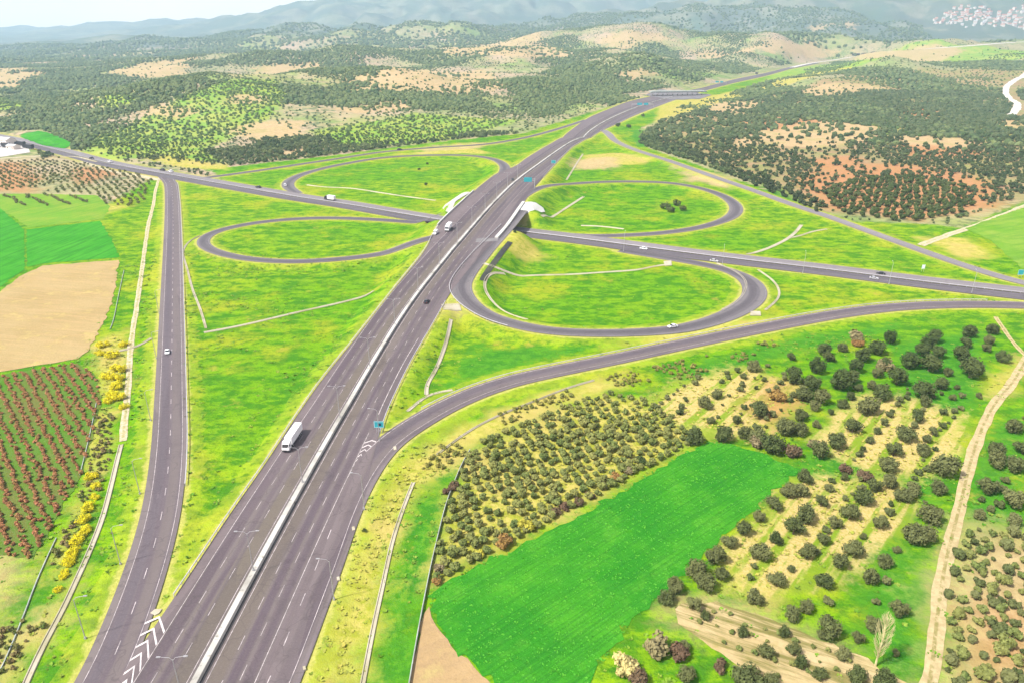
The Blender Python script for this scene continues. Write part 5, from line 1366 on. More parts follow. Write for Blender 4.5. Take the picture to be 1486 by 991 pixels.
def guardrail(name, Q3, label, h=.75):
    """W-beam rail with posts along a 3D line, one mesh"""
    Q3 = np.asarray(Q3); N = normals2(Q3); V = []; F = []
    prof = [(-.10, h - .22), (-.16, h - .08), (-.10, h + .02), (.10, h + .02), (.16, h - .08), (.10, h - .22)]
    for p, nn in zip(Q3, N):
        for o, z in prof: V.append((p[0] + nn[0] * o, p[1] + nn[1] * o, p[2] + z))
    k = len(prof)
    F = [(r * k + c, r * k + (c + 1) % k, (r + 1) * k + (c + 1) % k, (r + 1) * k + c) for r in range(len(Q3) - 1) for c in range(k)]
    m = MB(); m.add(V, F)
    al = arclen(Q3)
    for t in np.arange(0, al[-1], 4.0):
        c = [float(np.interp(t, al, Q3[:, q])) for q in range(3)]
        m.box(c[0] - .08, c[0] + .08, c[1] - .08, c[1] + .08, c[2] - .5, c[2] + h - .02)
    return tag(link(name, mesh_np(name, m.V, m.F, [M['rail']])), label, 'guardrail')
def rd_side(key, sgn, i0=0, i1=None, extra=.35):
    Q = ROADS[key][i0:i1]; return off_road(Q, sgn * (Q[:, 3] + extra))
k = (HY > Yg + 6) & (HY < 440)
guardrail('guardrail', np.column_stack([XL[k] - .3, HY[k], HZ[k]])[::2], 'guardrail on the left edge of the highway, near stretch')
k = (HY > YB + 4) & (HY < 325)
guardrail('guardrail', np.column_stack([XR[k] + .3, HY[k], HZ[k]])[::2], 'guardrail on the right edge of the highway above the gore')
k = (HY > 620) & (HY < 1100)
guardrail('guardrail', np.column_stack([XR[k] + .3, HY[k], HZ[k]])[::2], 'guardrail on the right edge of the highway beyond the bridge')
guardrail('guardrail', rd_side('ramp_b', -1, iB + 8, -30), 'guardrail on the upper side of the broad slip road')
guardrail('guardrail', rd_side('ramp_a', 1, 30, -14), 'guardrail on the right side of the left slip road')
guardrail('guardrail', rd_side('crossroad', 1, 170, 300), 'guardrail on the near side of the cross road, right half')
guardrail('guardrail', rd_side('loop_front_right', 1, 14, 70), 'guardrail round the left outside of the front right loop')
guardrail('guardrail', off_road(ROADS['crossroad'][20:-20], 0.0), 'low guardrail between the two carriageways of the cross road', .7)

# ------------------------------------------------------------------ bridge
def cross_hits(xf):
    d = [samp(FIELD['crossroad'], x, y) for x, y in zip(xf, HY)]
    y = HY[(np.array(d) < 5.0) & (HY > 330) & (HY < 620)]; return y.min(), y.max()
la, lb_ = cross_hits(XL); ra, rb = cross_hits(XR)
by0, by1 = min(la, ra) - 8, max(lb_, rb) + 8
br_ = empty('overpass_bridge', (xm_at((by0 + by1) / 2), (by0 + by1) / 2, 0)); tag(br_, 'wide highway overpass with white parapets above the cross road', 'bridge')
B0 = Vector(br_.location)
def loc_mesh(V): return [(v[0] - B0.x, v[1] - B0.y, v[2]) for v in V]
k = (HY >= by0) & (HY <= by1); ii = np.nonzero(k)[0]
prof = lambda i: [(XL[i] - .9, -.03), (XL[i] - .9, -.9), (XL[i] + .6, -1.7), (XR[i] - .6, -1.7), (XR[i] + .9, -.9), (XR[i] + .9, -.03)]
V = [(x, HY[i], HZ[i] + z) for i in ii for x, z in prof(i)]
n6 = 6; Fq = [(r * n6 + c, r * n6 + (c + 1) % n6, (r + 1) * n6 + (c + 1) % n6, (r + 1) * n6 + c) for r in range(len(ii) - 1) for c in range(n6)] + [tuple(range(6)), tuple((len(ii) - 1) * 6 + c for c in range(6))]
part('deck', mesh_np('deck', loc_mesh(V), Fq, [M['concrete']]), br_)
def parapet(xf, y0, y1, w0, w1, lab):
    k = (HY >= y0) & (HY <= y1); V = []
    for i in np.nonzero(k)[0]:
        for o, z in ((w0, -.02), (w0, 1.0), (w1, 1.0), (w1, -.5)): V.append((xf[i] + o, HY[i], HZ[i] + z))
    m_ = len(V) // 4; F_ = [(r * 4 + c, r * 4 + (c + 1) % 4, (r + 1) * 4 + (c + 1) % 4, (r + 1) * 4 + c) for r in range(m_ - 1) for c in range(4)] + [(0, 1, 2, 3), tuple((m_ - 1) * 4 + c for c in range(4))]
    o = part('parapet', mesh_np('parapet', loc_mesh(V), F_, [M['white_conc']]), br_); o['label'] = lab
parapet(XL, at_h(634, 328)[1], at_h(689, 277)[1], -.75, -.05, 'long white left parapet')
parapet(XR, at_h(721, 347)[1], at_h(762, 294)[1], -1.3, .75, 'broad white right parapet')
PX = ROADS['crossroad']
for o in (-13.5, 0, 13.5):
    ln = off_road(PX, o)
    ins = [p for p in ln if by0 - 30 < p[1] < by1 + 30 and xl_at(p[1]) + 3 < p[0] < xr_at(p[1]) - 2]
    for p in ins[::2]:
        m = MB(); zt = zh_at(p[1]) - 1.6; m.tube([(p[0] - B0.x, p[1] - B0.y, -.5), (p[0] - B0.x, p[1] - B0.y, zt)], .55, 10)
        part('pier', m.mesh('pier', [M['concrete']]), br_)
# end walls under the deck, along the cross road
for o, in ((-17.0,), (17.0,)):
    ln = off_road(PX, o); ins = np.array([p for p in ln if xl_at(p[1]) - 1 < p[0] < xr_at(p[1]) + 1 and by0 - 40 < p[1] < by1 + 40])
    if len(ins) > 1:
        V = []; 
        for p in ins:
            zt = zh_at(p[1]) - 1.3
            V += [(p[0], p[1], -.6), (p[0], p[1], zt), (p[0], p[1] + (1.2 if o < 0 else -1.2), zt), (p[0], p[1] + (1.2 if o < 0 else -1.2), -.6)]
        m_ = len(ins); F_ = [(r * 4 + c, r * 4 + (c + 1) % 4, (r + 1) * 4 + (c + 1) % 4, (r + 1) * 4 + c) for r in range(m_ - 1) for c in range(4)] + [(0, 1, 2, 3), tuple((m_ - 1) * 4 + c for c in range(4))]
        part('abutment_wall', mesh_np('abutment_wall', loc_mesh(V), F_, [M['concrete']]), br_)
def cone(apex, base, lab):
    A = apex; Bs = base; V = [A]; F_ = []
    rings = 16
    for r in range(1, rings + 1):
        t = r / rings
        for b in Bs: 
            p = A + (b - A) * t; V.append(np.array([p[0], p[1], max(p[2] + .12 * math.sin(t * 3.14), float(gz(p[0], p[1])) + .5)]))
    nb = len(Bs)
    for c in range(nb - 1): F_.append((0, 1 + c, 2 + c))
    for r in range(rings - 1):
        for c in range(nb - 1): F_.append((1 + r * nb + c, 1 + r * nb + c + 1, 1 + (r + 1) * nb + c + 1, 1 + (r + 1) * nb + c))
    o = part('slope_paving', mesh_np('slope_paving', loc_mesh(V), F_, [M['white_conc' if 'right' in lab else 'concrete']]), br_); o['label'] = lab
apR = at(761, 296, 7.6)
cone(apR, np.array([at(751, 323, .8), at(758, 324, .7), at(766, 323.5, .7), at(776, 321, .7), at(786, 316.5, .8), at(791, 311, 1.2), at(788, 306, 2.0), at(778, 300, 4.5)]), 'white paved cone right of the deck')
apL = at(683, 281, 7.6)
cone(apL, np.array([at(668, 284, 4.5), at(655, 292, 2.5), at(646, 299, 1.2), at(642, 306, .7), at(648, 310, .7), at(655, 309, 2.0)]), 'white paved slope left of the deck')
# paler slabs at the deck joint
W = [at_h(690, 352), at_h(722, 350), at_h(723, 346), at_h(692, 346)]
tag(link('approach_slab', mesh_np('approach_slab', [(p[0], p[1], zh_at(p[1]) + .012) for p in W], [(0, 1, 2, 3)], [plain('slab_concrete', (.17, .16, .16), .9, .15, .2)])), 'pale joint slab across the right lanes at the bridge', 'slab', kind='structure')
# stone facing on the ramp bank, its shade put into the dark colour
Q = ROADS['loop_front_right']; sel = [i for i in range(len(Q)) if at(688, 412, 4.5)[1] < Q[i, 1] < at(728, 352, 7)[1] and i < 60]
Qs = Q[sel]
o = link('stone_facing', ribbon_mesh('stone_facing', Qs, [-(Qs[:, 3] + 3.0), -(Qs[:, 3] + 4.0), -(Qs[:, 3] + 5.0), -(Qs[:, 3] + 6.2)], .25, M['stone'], z_fn=gz))
tag(o, 'stone facing in painted shade down the bank right of the bridge ramp', 'retaining wall')

# ------------------------------------------------------------------ lamps
def lamp_meshes():
    m = MB(); m.tube([(0, 0, -.4), (0, 0, 11.2)], [.13, .075], 8); m.box(-.22, .22, -.22, .22, -.4, .45); pole = m.mesh('lamp_pole', [M['steel']])
    m = MB(); m.tube([(0, 0, 11.0), (.6, 0, 11.75), (2.3, 0, 12.0)], [.06, .05, .045], 6); arm = m.mesh('lamp_arm', [M['steel']])
    m = MB(); m.box(2.15, 3.0, -.17, .17, 11.93, 12.11, 0, .05); m.box(2.25, 2.9, -.12, .12, 11.88, 11.925); head = m.mesh('lamp_head', [M['steel']])
    return pole, arm, head
LP, LA, LH = lamp_meshes()
lamp2 = None; lamp1 = None
def street_lamp(loc, rot, arms, label, group):
    global lamp1, lamp2
    src = lamp2 if arms == 2 else lamp1
    if src is None:
        t = empty('street_lamp', loc, rot); part('pole', LP, t)
        for q in range(arms):
            a_ = part('arm', LA, t); h_ = part('lamp_head', LH, a_)
            if q: a_.rotation_euler = (0, 0, math.pi)
        if arms == 2: lamp2 = t
        else: lamp1 = t
    else: t = dup(src, loc, rot)
    return tag(t, label, 'street lamp', group)
ordn = ['nearest', 'second', 'third', 'fourth', 'fifth', 'sixth', 'seventh', 'eighth', 'ninth', 'tenth', 'eleventh', 'twelfth', 'thirteenth', 'fourteenth', 'fifteenth', 'sixteenth']
for i, y in enumerate([104, 142, 180, 218, 257, 296, 335, 374, 413, 452, 492, 532, 572, 612]):
    street_lamp((xm_at(y), y, zh_at(y) + .75), 0.05, 2, f'{ordn[i]} double armed grey lamp up the median from the bottom edge', 'double armed lamps on the median')
SL = [((124, 926), .1, 0), ((175, 818), .1, 1), ((203, 716), .1, 2), ((219, 610), .1, 3), ((227, 520), .1, 4), ((231, 455), .1, 5)]
for (x, y), rz, i in SL:
    g = at(x, y, .6); g[2] = float(gz(g[0], g[1])); street_lamp(g, rz, 1, f'{ordn[i]} single armed lamp along the left slip road from the bottom edge', 'single armed lamps on the left slip road')
for i, y in enumerate([133, 168, 204]):
    street_lamp((xr_at(y) + .8, y, zh_at(y)), math.pi, 1, f'{ordn[i]} single armed lamp on the right edge of the highway from the bottom', 'single armed lamps right of the highway')
for i, (x, y) in enumerate([(1048, 386), (1165, 396), (1290, 412), (1410, 425), (905, 364)]):
    g = at(x, y, .5); g[2] = float(gz(g[0], g[1])); street_lamp(g, 1.3, 1, ['single armed lamp where the front right loop meets the cross road', 'single armed lamp on the cross road right of the loop', 'single armed lamp on the cross road beside the dark car', 'single armed lamp near the right end of the cross road', 'single armed lamp on the cross road between bridge and loop end'][i], 'lamps on the cross road')

# ------------------------------------------------------------------ signs
M['teal'] = plain('teal_sign_paint', (0.02, 0.30, 0.36), .45, .1, .8, .4)
M['navy'] = plain('dark_sign_symbol', (0.012, 0.035, 0.07), .5)
M['signwhite'] = plain('white_sign_paint', (.72, .76, .76), .45, .05)
def road_sign(loc, w, h, z0, label, rot=0, mat='teal', spot=True, border=True, posts=2):
    t = empty('direction_sign', loc, rot); tag(t, label, 'road sign')
    m = MB(); m.box(-w / 2, w / 2, -.06, .06, z0, z0 + h, 0, .03); part('panel', m.mesh('sign_panel', [M[mat]]), t)
    if border:
        m = MB()
        for b in ((-w / 2 + .12, w / 2 - .12, z0 + .12, z0 + .2), (-w / 2 + .12, w / 2 - .12, z0 + h - .2, z0 + h - .12), (-w / 2 + .12, -w / 2 + .2, z0 + .2, z0 + h - .2), (w / 2 - .2, w / 2 - .12, z0 + .2, z0 + h - .2)): m.box(b[0], b[1], -.075, -.063, b[2], b[3])
        part('border', m.mesh('sign_border', [M['signwhite'] if mat != 'signwhite' else M['teal']]), t)
    if spot:
        m = MB(); m.box(-.1, .75, -.08, -.064, z0 + h * .32, z0 + h * .68); part('symbol', m.mesh('sign_symbol', [M['navy']]), t)
    for x in ((-w * .3, w * .3) if posts == 2 else (0,)):
        m = MB(); m.tube([(x, .1, -.5), (x, .1, z0 + h - .1)], .075, 7); part('post', m.mesh('sign_post', [M['steel']]), t)
    return t
g = at(551, 630, .6); g[2] = float(gz(g[0], g[1])); road_sign(g, 3.3, 2.5, 2.2, 'bright teal direction sign at the gore of the broad slip road')
g = at(803, 244, 3); g[2] = float(gz(g[0], g[1])) + .1; road_sign(g, 4.2, 3.0, 2.2, 'small teal sign right of the highway beyond the bridge', spot=False)
g = at(1339, 393, .6); g[2] = float(gz(g[0], g[1])); road_sign(g, 1.8, 2.4, 1.6, 'pale sign panel between the cross road and the pale slip road', mat='signwhite', spot=False)
g = at(1480, 402, .5); g[2] = float(gz(g[0], g[1])); road_sign(g, 3.2, 3.0, 1.4, 'teal sign at the right frame edge beside the pale slip road', spot=False)
def gantry(y, x0, x1, panels, label):
    z = zh_at(y); t = empty('sign_gantry', ((x0 + x1) / 2, y, z)); tag(t, label, 'sign gantry'); hwid = (x1 - x0) / 2
    m = MB(); m.tube([(-hwid, 0, -1), (-hwid, 0, 7.6)], .22, 8); m.tube([(hwid, 0, -1), (hwid, 0, 7.6)], .22, 8); m.box(-hwid, hwid, -.2, .2, 7.2, 7.7); m.box(-hwid, hwid, -.2, .2, 6.1, 6.4)
    for q in np.arange(-hwid, hwid, 2.0): m.tube([(q, 0, 6.3), (q + 1, 0, 7.3), (q + 2, 0, 6.3)], .06, 4)
    part('frame', m.mesh('gantry_frame', [M['steel']]), t)
    for a_, b_, mt in panels:
        m = MB(); m.box(a_, b_, -.35, -.22, 5.6, 9.0, 0, .04); part('panel', m.mesh('sign_panel', [M[mt]]), t)
y = at_h(766, 274)[1]
t = empty('sign_gantry', (xr_at(y) + 1.2, y, zh_at(y))); tag(t, 'cantilever gantry with a teal panel over the right lanes past the bridge', 'sign gantry')
m = MB(); m.tube([(0, 0, -1), (0, 0, 7.8)], .26, 8); m.tube([(0, 0, 7.4), (-9, 0, 7.7)], .18, 8); m.tube([(0, 0, 6.2), (-9, 0, 6.5)], .12, 8); part('frame', m.mesh('gantry_frame', [M['steel']]), t)
m = MB(); m.box(-8.6, -2.4, -.38, -.24, 5.2, 8.8, 0, .04); part('panel', m.mesh('sign_panel', [M['teal']]), t)
y = at_h(930, 158)[1]
gantry(y, xm_at(y) - 3, xr_at(y) + 2, [(-9, -1, 'teal'), (2, 9, 'teal')], 'teal sign gantry across the far highway before the toll plaza')
y = at_h(1048, 124)[1]
gantry(y, xl_at(y) - 2, xr_at(y) + 2, [(-8, 0, 'teal'), (3, 10, 'teal')], 'distant pale teal gantry beyond the toll plaza')

# ------------------------------------------------------------------ toll plaza
y = at_h(985, 139)[1]; tx = (xl_at(y) + xr_at(y)) / 2 + 10; wv = 56
tp = empty('toll_plaza', (tx, y, zh_at(y) - .1), 0.12); tag(tp, 'long white toll plaza canopy across the far highway', 'toll plaza')
pad_w = MB(); 
m = MB(); m.box(-wv, wv, -9, 9, 6.4, 8.4, 0, .3); m.box(-wv + 3, wv - 3, -5, 5, 8.45, 9.3); part('canopy', m.mesh('canopy', [M['fence']]), tp)
m = MB(); m.box(-wv - .1, wv + .1, -9.06, -9.02, 6.9, 7.9); part('canopy_band', m.mesh('canopy_band', [plain('dark_band', (.06, .06, .07))]), tp)
for q in range(11):
    x = -wv + 6 + q * (2 * wv - 12) / 10
    m = MB(); m.box(x - .9, x + .9, -2.2, 2.2, 0, 2.7, 0, .1); m.box(x - .25, x + .25, -.3, .3, 2.7, 6.5); part('booth', m.mesh('booth', [M['white_conc']]), tp)
pp = [(tx - wv, y - 25), (tx + wv, y - 25), (tx + wv + 4, y + 25), (tx - wv + 4, y + 25)]
drape('toll_apron', [(tx - 30, y - 90), (tx + 22, y - 90), (tx + 66, y - 5), (tx + 66, y + 12), (tx + 34, y + 110), (tx - 14, y + 110), (tx - 60, y + 12), (tx - 60, y - 5)], 8, .45, M['crosslight'] if False else plain('plaza_concrete', (.15, .138, .14), .9, .1, .05), label='pale apron of the toll plaza', cat='road')

# ------------------------------------------------------------------ vehicles
M['white'] = plain('white_vehicle_paint', (.72, .73, .74), .35, .04, .5, .5)
M['blackcar'] = plain('dark_vehicle_paint', (.022, .023, .028), .3, .1, .5, .5)
M['silver'] = plain('silver_vehicle_paint', (.40, .41, .43), .35, .05, .5, .5)
M['glass'] = plain('tinted_glass', (.012, .014, .017), .12, .1, 1, .6)
M['tyre'] = plain('rubber_tyre', (.018, .018, .018), .9, .1)
M['lampglass'] = plain('headlamp_glass', (.65, .66, .62), .2, .05)
M['redlamp'] = plain('tail_lamp', (.35, .02, .02), .3, .05)
def wheel(r, w):
    m = MB(); n = 14
    V = [(s * w / 2, r * math.cos(2 * math.pi * k / n), r + r * math.sin(2 * math.pi * k / n)) for s in (-1, 1) for k in range(n)]
    F_ = [(k, (k + 1) % n, n + (k + 1) % n, n + k) for k in range(n)] + [tuple(range(n)), tuple(range(n, 2 * n))]
    m.add(V, F_, 0); m.tube([(-w / 2 - .01, 0, r), (w / 2 + .01, 0, r)], r * .55, 10, 1)
    return m.mesh('wheel', [M['tyre'], M['silver']])
WHEEL, TWHEEL = wheel(.33, .22), wheel(.5, .32)
def xprism(m, prof, x0, x1, mi=0, inset=0):
    n = len(prof); V = [(x0, y_, z_) for y_, z_ in prof] + [(x1, y_, z_) for y_, z_ in prof]
    m.add(V, [(i, (i + 1) % n, n + (i + 1) % n, n + i) for i in range(n)] + [tuple(range(n - 1, -1, -1)), tuple(range(n, 2 * n))], mi); return m
def car_meshes(pm, van=False):
    m = MB()
    if not van: low = [(2.15, .28), (2.2, .55), (2.05, .78), (1.1, .92), (-1.75, .95), (-2.15, .85), (-2.2, .4), (-2.1, .26)]
    else: low = [(2.4, .3), (2.45, .7), (2.3, 1.0), (1.5, 1.2), (-2.5, 1.2), (-2.55, .4), (-2.45, .28)]
    xprism(m, low, -.88, .88); body = m.mesh('body', [M[pm]])
    bm = bmesh.new(); bm.from_mesh(body); bmesh.ops.bevel(bm, geom=list(bm.edges), offset=.05, segments=2, affect='EDGES'); bm.to_mesh(body); bm.free()
    cab = [(1.05, .93), (.35, 1.42), (-1.0, 1.45), (-1.75, .95)] if not van else [(1.5, 1.18), (.95, 1.95), (.6, 2.1), (-2.4, 2.1), (-2.5, 1.18)]
    top = cab[1][1] if not van else 2.1
    def frust(z0, z1, ys0, ys1, w0, w1):
        return [(-w0, ys0[0], z0), (w0, ys0[0], z0), (w0, ys0[1], z0), (-w0, ys0[1], z0), (-w1, ys1[0], z1), (w1, ys1[0], z1), (w1, ys1[1], z1), (-w1, ys1[1], z1)]
    F_ = [(3, 2, 1, 0), (4, 5, 6, 7), (0, 1, 5, 4), (1, 2, 6, 5), (2, 3, 7, 6), (3, 0, 4, 7)]
    gl = MB(); rf = MB()
    if not van:
        gl.add(frust(.90, 1.36, (-1.78, 1.1), (-1.0, .35), .80, .66), F_); rf.add(frust(1.355, 1.45, (-1.02, .38), (-.9, .25), .67, .60), F_)
        for yy in (-.35,): rf.box(-.76, .76, yy - .05, yy + .05, .92, 1.37)
    else:
        gl.add(frust(1.15, 1.7, (-2.3, 1.55), (-2.3, 1.05), .84, .78), F_); rf.add(frust(1.69, 2.1, (-2.5, 1.06), (-2.4, .6), .80, .74), F_); rf.box(-.86, .86, -2.5, .15, 1.15, 1.72)
    return body, gl.mesh('windows', [M['glass']]), rf.mesh('roof', [M[pm]])
CARS = {}
def road_dir(x, y):
    best = None
    for nm, Pq in ROADS.items():
        d = np.hypot(Pq[:, 0] - x, Pq[:, 1] - y); i = int(np.argmin(d)); e = d[i] - Pq[i, 3]
        if best is None or e < best[0]: best = (e, nm, i)
    Pq = ROADS[best[1]]; i = best[2]; t = Pq[min(i + 1, len(Pq) - 1), :2] - Pq[max(i - 1, 0), :2]
    if best[1] == 'highway': 
        t = np.array([xm_at(y + 5) - xm_at(y - 5), 10.0])
    return t / np.linalg.norm(t), float(Pq[i, 2]), best[1]
def put_z(px, py):
    z = 1.0
    for _ in range(6):
        p = at(px, py, z); t, zr, nm = road_dir(p[0], p[1]); z = zh_at(p[1]) if nm == 'highway' else zr
    return np.array([p[0], p[1], z]), t
def car(px, py, pm, label, away=True, van=False, s=1.0):
    p, t = put_z(px, py)
    if (t[1] > 0) != away: t = -t
    rz = math.atan2(-t[0], t[1]); key = (pm, van)
    nm = 'van' if van else 'car'
    if key not in CARS:
        q = empty(nm, p, rz); b, g_, r_ = car_meshes(pm, van); part('body', b, q); part('windows', g_, q); part('roof', r_, q)
        for sx_ in (-.8, .8):
            for yy in ((1.35, -1.35) if not van else (1.55, -1.6)): part('wheel', WHEEL, q, (sx_, yy, 0))
            m = MB(); m.box(sx_ * .78 - .16, sx_ * .78 + .16, (2.16 if not van else 2.4), (2.23 if not van else 2.48), .56, .70); part('headlight', m.mesh('headlight', [M['lampglass']]), q)
            m = MB(); m.box(sx_ * .82 - .12, sx_ * .82 + .12, (-2.23 if not van else -2.58), (-2.16 if not van else -2.5), .62, .80); part('tail_light', m.mesh('tail_light', [M['redlamp']]), q)
        CARS[key] = q
    else: q = dup(CARS[key], p, rz)
    q.scale = (s, s, s)
    tag(q, label, 'van' if van else 'car'); return q
LORRY = {}
def lorry(px, py, label, away, box='white', cabm='white', L=13.0, s=1.0):
    p, t = put_z(px, py)
    if (t[1] > 0) != away: t = -t
    q = empty('truck', p, math.atan2(-t[0], t[1])); tag(q, label, 'truck')
    yf = L / 2 + 1.2
    m = MB(); m.box(-1.27, 1.27, -L / 2 - 1.2, L / 2 - 1.9, 1.15, 3.95, 0, .06)
    for yy in np.arange(-L / 2 - .9, L / 2 - 2.0, .6): m.box(-1.285, 1.285, yy, yy + .05, 1.25, 3.85)
    part('cargo_box', m.mesh('cargo_box', [M[box]]), q)
    m = MB(); xprism(m, [(yf, .55), (yf + .05, 1.5), (yf - .1, 1.75), (yf - .55, 2.9), (yf - 1.1, 3.35), (yf - 2.3, 3.5), (yf - 2.35, .9), (yf - 1.2, .55)], -1.2, 1.2); cabo = part('cab', m.mesh('cab', [M[cabm]]), q)
    m = MB(); xprism(m, [(yf - .06, 1.78), (yf - .5, 2.85), (yf - .56, 2.85), (yf - .14, 1.72)], -1.08, 1.08); part('windscreen', m.mesh('windscreen', [M['glass']]), cabo)
    m = MB(); m.box(-1.21, 1.21, yf - 1.5, yf - .75, 1.75, 2.6); part('side_window', m.mesh('side_window', [M['glass']]), cabo)
    m = MB(); m.box(-1.15, 1.15, yf - .2, yf + .12, .35, .85, 0, .04); part('bumper', m.mesh('bumper', [M['blackcar']]), cabo)
    m = MB(); m.box(-.45, .45, -L / 2 - 1.1, yf - .5, .75, 1.12); m.box(-1.2, -1.0, -2.5, 2.0, .5, 1.1); m.box(1.0, 1.2, -2.5, 2.0, .5, 1.1); part('chassis', m.mesh('chassis', [M['blackcar']]), q)
    for sx_ in (-1.05, 1.05):
        for yy in (yf - 1.2, yf - 4.2, -L / 2 + .2, -L / 2 + 1.4, -L / 2 + 2.6): part('wheel', TWHEEL, q, (sx_, yy, 0))
        m = MB(); m.box(sx_ * .85 - .2, sx_ * .85 + .2, yf + .02, yf + .14, .9, 1.1); part('headlight', m.mesh('headlight', [M['lampglass']]), cabo)
    q.scale = (s, s, s); return q
lorry(425, 641, 'large white box truck driving toward the camera left of the median', False, L=11.0, s=.95)
lorry(651, 334, 'small white truck on the overpass beside the median lanes', False, L=7.0)
lorry(479, 291, 'white truck with dark cab on the cross road left of the bridge', True, cabm='blackcar', L=7.5)
car(619, 439, 'blackcar', 'dark car alone in the right lanes of the highway', True, s=1.0)
car(243, 512, 'white', 'white car alone on the left slip road', False, s=1.0)
car(632, 340, 'white', 'white van at the highway edge where the left loop leaves', False, True, s=1.15)
car(375, 273, 'blackcar', 'dark car on the cross road below the left hill', True, s=1.3)
car(934, 362, 'white', 'white car on the cross road right of the bridge', False, s=1.05)
car(1278, 398, 'blackcar', 'dark car on the far side of the cross road at right', True, s=1.05)
car(1268, 405, 'silver', 'silver car on the near side of the cross road at right', False, s=1.0)
car(976, 475, 'white', 'white car on the lower curve of the front right loop', False, s=1.05)
car(1036, 380, 'silver', 'pale car where the front right loop joins the cross road', False, s=1.05)
car(580, 218, 'blackcar', 'dark car on the slip road under the left hills', True, s=1.3)
car(414, 270, 'white', 'white car at the mouth of the upper left loop', True, s=1.3)
car(248, 250, 'white', 'white car on the far road where the left slip road joins', True, s=1.4)
car(236, 248, 'blackcar', 'dark car just left of the white one on the far road', True, s=1.4)
car(160, 236, 'white', 'white car farther left on the far road', True, s=1.5)
car(133, 231, 'blackcar', 'dark car on the far road near the sandy strip', True, s=1.5)
car(744, 262, 'blackcar', 'dark car in the left lanes just past the bridge', False, s=1.05)
lorry(1098, 108, 'dark truck on the highway beyond the toll plaza', True, 'blackcar', 'blackcar', s=1.3)

# ------------------------------------------------------------------ buildings at the left edge
M['roofred'] = plain('clay_roof', (.42, .15, .09), .85, .2, .3)
M['plaster'] = plain('white_plaster', (.66, .58, .52), .85, .1, .2)
M['rooftin'] = plain('tin_roof', (.46, .47, .48), .6, .15, .3)
drape('yard', hitpoly([(-70, 192), (2, 197), (40, 212), (44, 222), (0, 229), (-70, 232)]), 6, .35, plain('pale_yard', (.44, .41, .38), .9, .15, .05), label='pale concrete yard at the left edge', cat='yard')
def shed(px, py, w, d, h, rot, label, roof='rooftin', cat='building', name='depot_building'):
    g = hit(px, py); g[2] = float(gz(g[0], g[1])); t = empty(name, g, rot); tag(t, label, cat)
    m = MB(); m.box(-w / 2, w / 2, -d / 2, d / 2, -1, h); m.add([(-w / 2, -d / 2, h), (-w / 2, d / 2, h), (-w / 2, 0, h + d * .18), (w / 2, -d / 2, h), (w / 2, d / 2, h), (w / 2, 0, h + d * .18)], [(0, 1, 2), (3, 5, 4)])
    part('wall', m.mesh('shed_wall', [M['plaster']]), t)
    e = .5; m = MB(); hr = h + d * .18
    m.add([(-w / 2 - e, -d / 2 - e, h - .1), (w / 2 + e, -d / 2 - e, h - .1), (w / 2 + e, 0, hr + .12), (-w / 2 - e, 0, hr + .12), (-w / 2 - e, d / 2 + e, h - .1), (w / 2 + e, d / 2 + e, h - .1)], [(0, 1, 2, 3), (3, 2, 5, 4)])
    part('roof', m.mesh('shed_roof', [M[roof]]), t)
    for q in range(max(2, int(w / 5))):
        x = -w / 2 + 2.2 + q * (w - 4.4) / max(1, int(w / 5) - 1)
        m = MB(); m.box(x - .8, x + .8, -d / 2 - .04, -d / 2 + .05, 1.2, 2.6); part('window', m.mesh('shed_window', [M['glass']]), t)
    return t
shed(6, 208, 26, 12, 5, -.4, 'low white depot building on the pale yard at the left edge')
shed(-14, 200, 20, 10, 4.5, -.4, 'second white depot building cut by the left frame edge')
shed(20, 217, 12, 8, 4, -.4, 'small white hut at the near corner of the pale yard')
def yard_truck(px, py, label, m1, m2):
    g = hit(px, py)
    q = lorry(300, 265, label, True, m1, m2, L=9, s=1.3); q.location = (g[0], g[1], float(gz(g[0], g[1])) + .4); q.rotation_euler = (0, 0, 1.2)
yard_truck(29, 209, 'dark parked truck at the corner of the pale yard', 'blackcar', 'blackcar')
yard_truck(41, 214, 'longer dark parked truck at the road side of the yard', 'blackcar', 'blackcar')
yard_truck(8, 215, 'dark parked truck beside the small white hut', 'blackcar', 'silver')
for i, (x, y) in enumerate([(1242, 80.5), (1255, 80), (1268, 79.6)]):
    g = hit(x, y); q = lorry(300, 265, ['left dark vehicle of the row beside the far pale road', 'middle dark vehicle of the row beside the far pale road', 'right dark vehicle of the row beside the far pale road'][i], True, 'blackcar', 'blackcar', L=12, s=2.0)
    q.location = (g[0], g[1], float(gz(g[0], g[1]))); q.rotation_euler = (0, 0, 1.45)

# ------------------------------------------------------------------ hill town, far right
def house_mesh(r, i):
    w, d, h = r.uniform(9, 15), r.uniform(8, 12), r.choice([4, 7, 10])
    m = MB(); m.box(-w / 2, w / 2, -d / 2, d / 2, -5, h, 0); e = .5; hr = h + d * .28
    m.add([(-w / 2, -d / 2, h), (-w / 2, d / 2, h), (-w / 2, 0, hr), (w / 2, -d / 2, h), (w / 2, d / 2, h), (w / 2, 0, hr)], [(0, 1, 2), (3, 5, 4)], 0)
    m.add([(-w / 2 - e, -d / 2 - e, h - .1), (w / 2 + e, -d / 2 - e, h - .1), (w / 2 + e, 0, hr + .12), (-w / 2 - e, 0, hr + .12), (-w / 2 - e, d / 2 + e, h - .1), (w / 2 + e, d / 2 + e, h - .1)], [(0, 1, 2, 3), (3, 2, 5, 4)], 1)
    for fl in range(1, int(h), 3):
        for x in (-w * .3, 0, w * .3): m.box(x - .7, x + .7, -d / 2 - .06, -d / 2, fl, fl + 1.4, 2)
    return m.mesh('house', [M['plaster'], M['roofred'] if i % 4 else M['rooftin'], M['glass']])
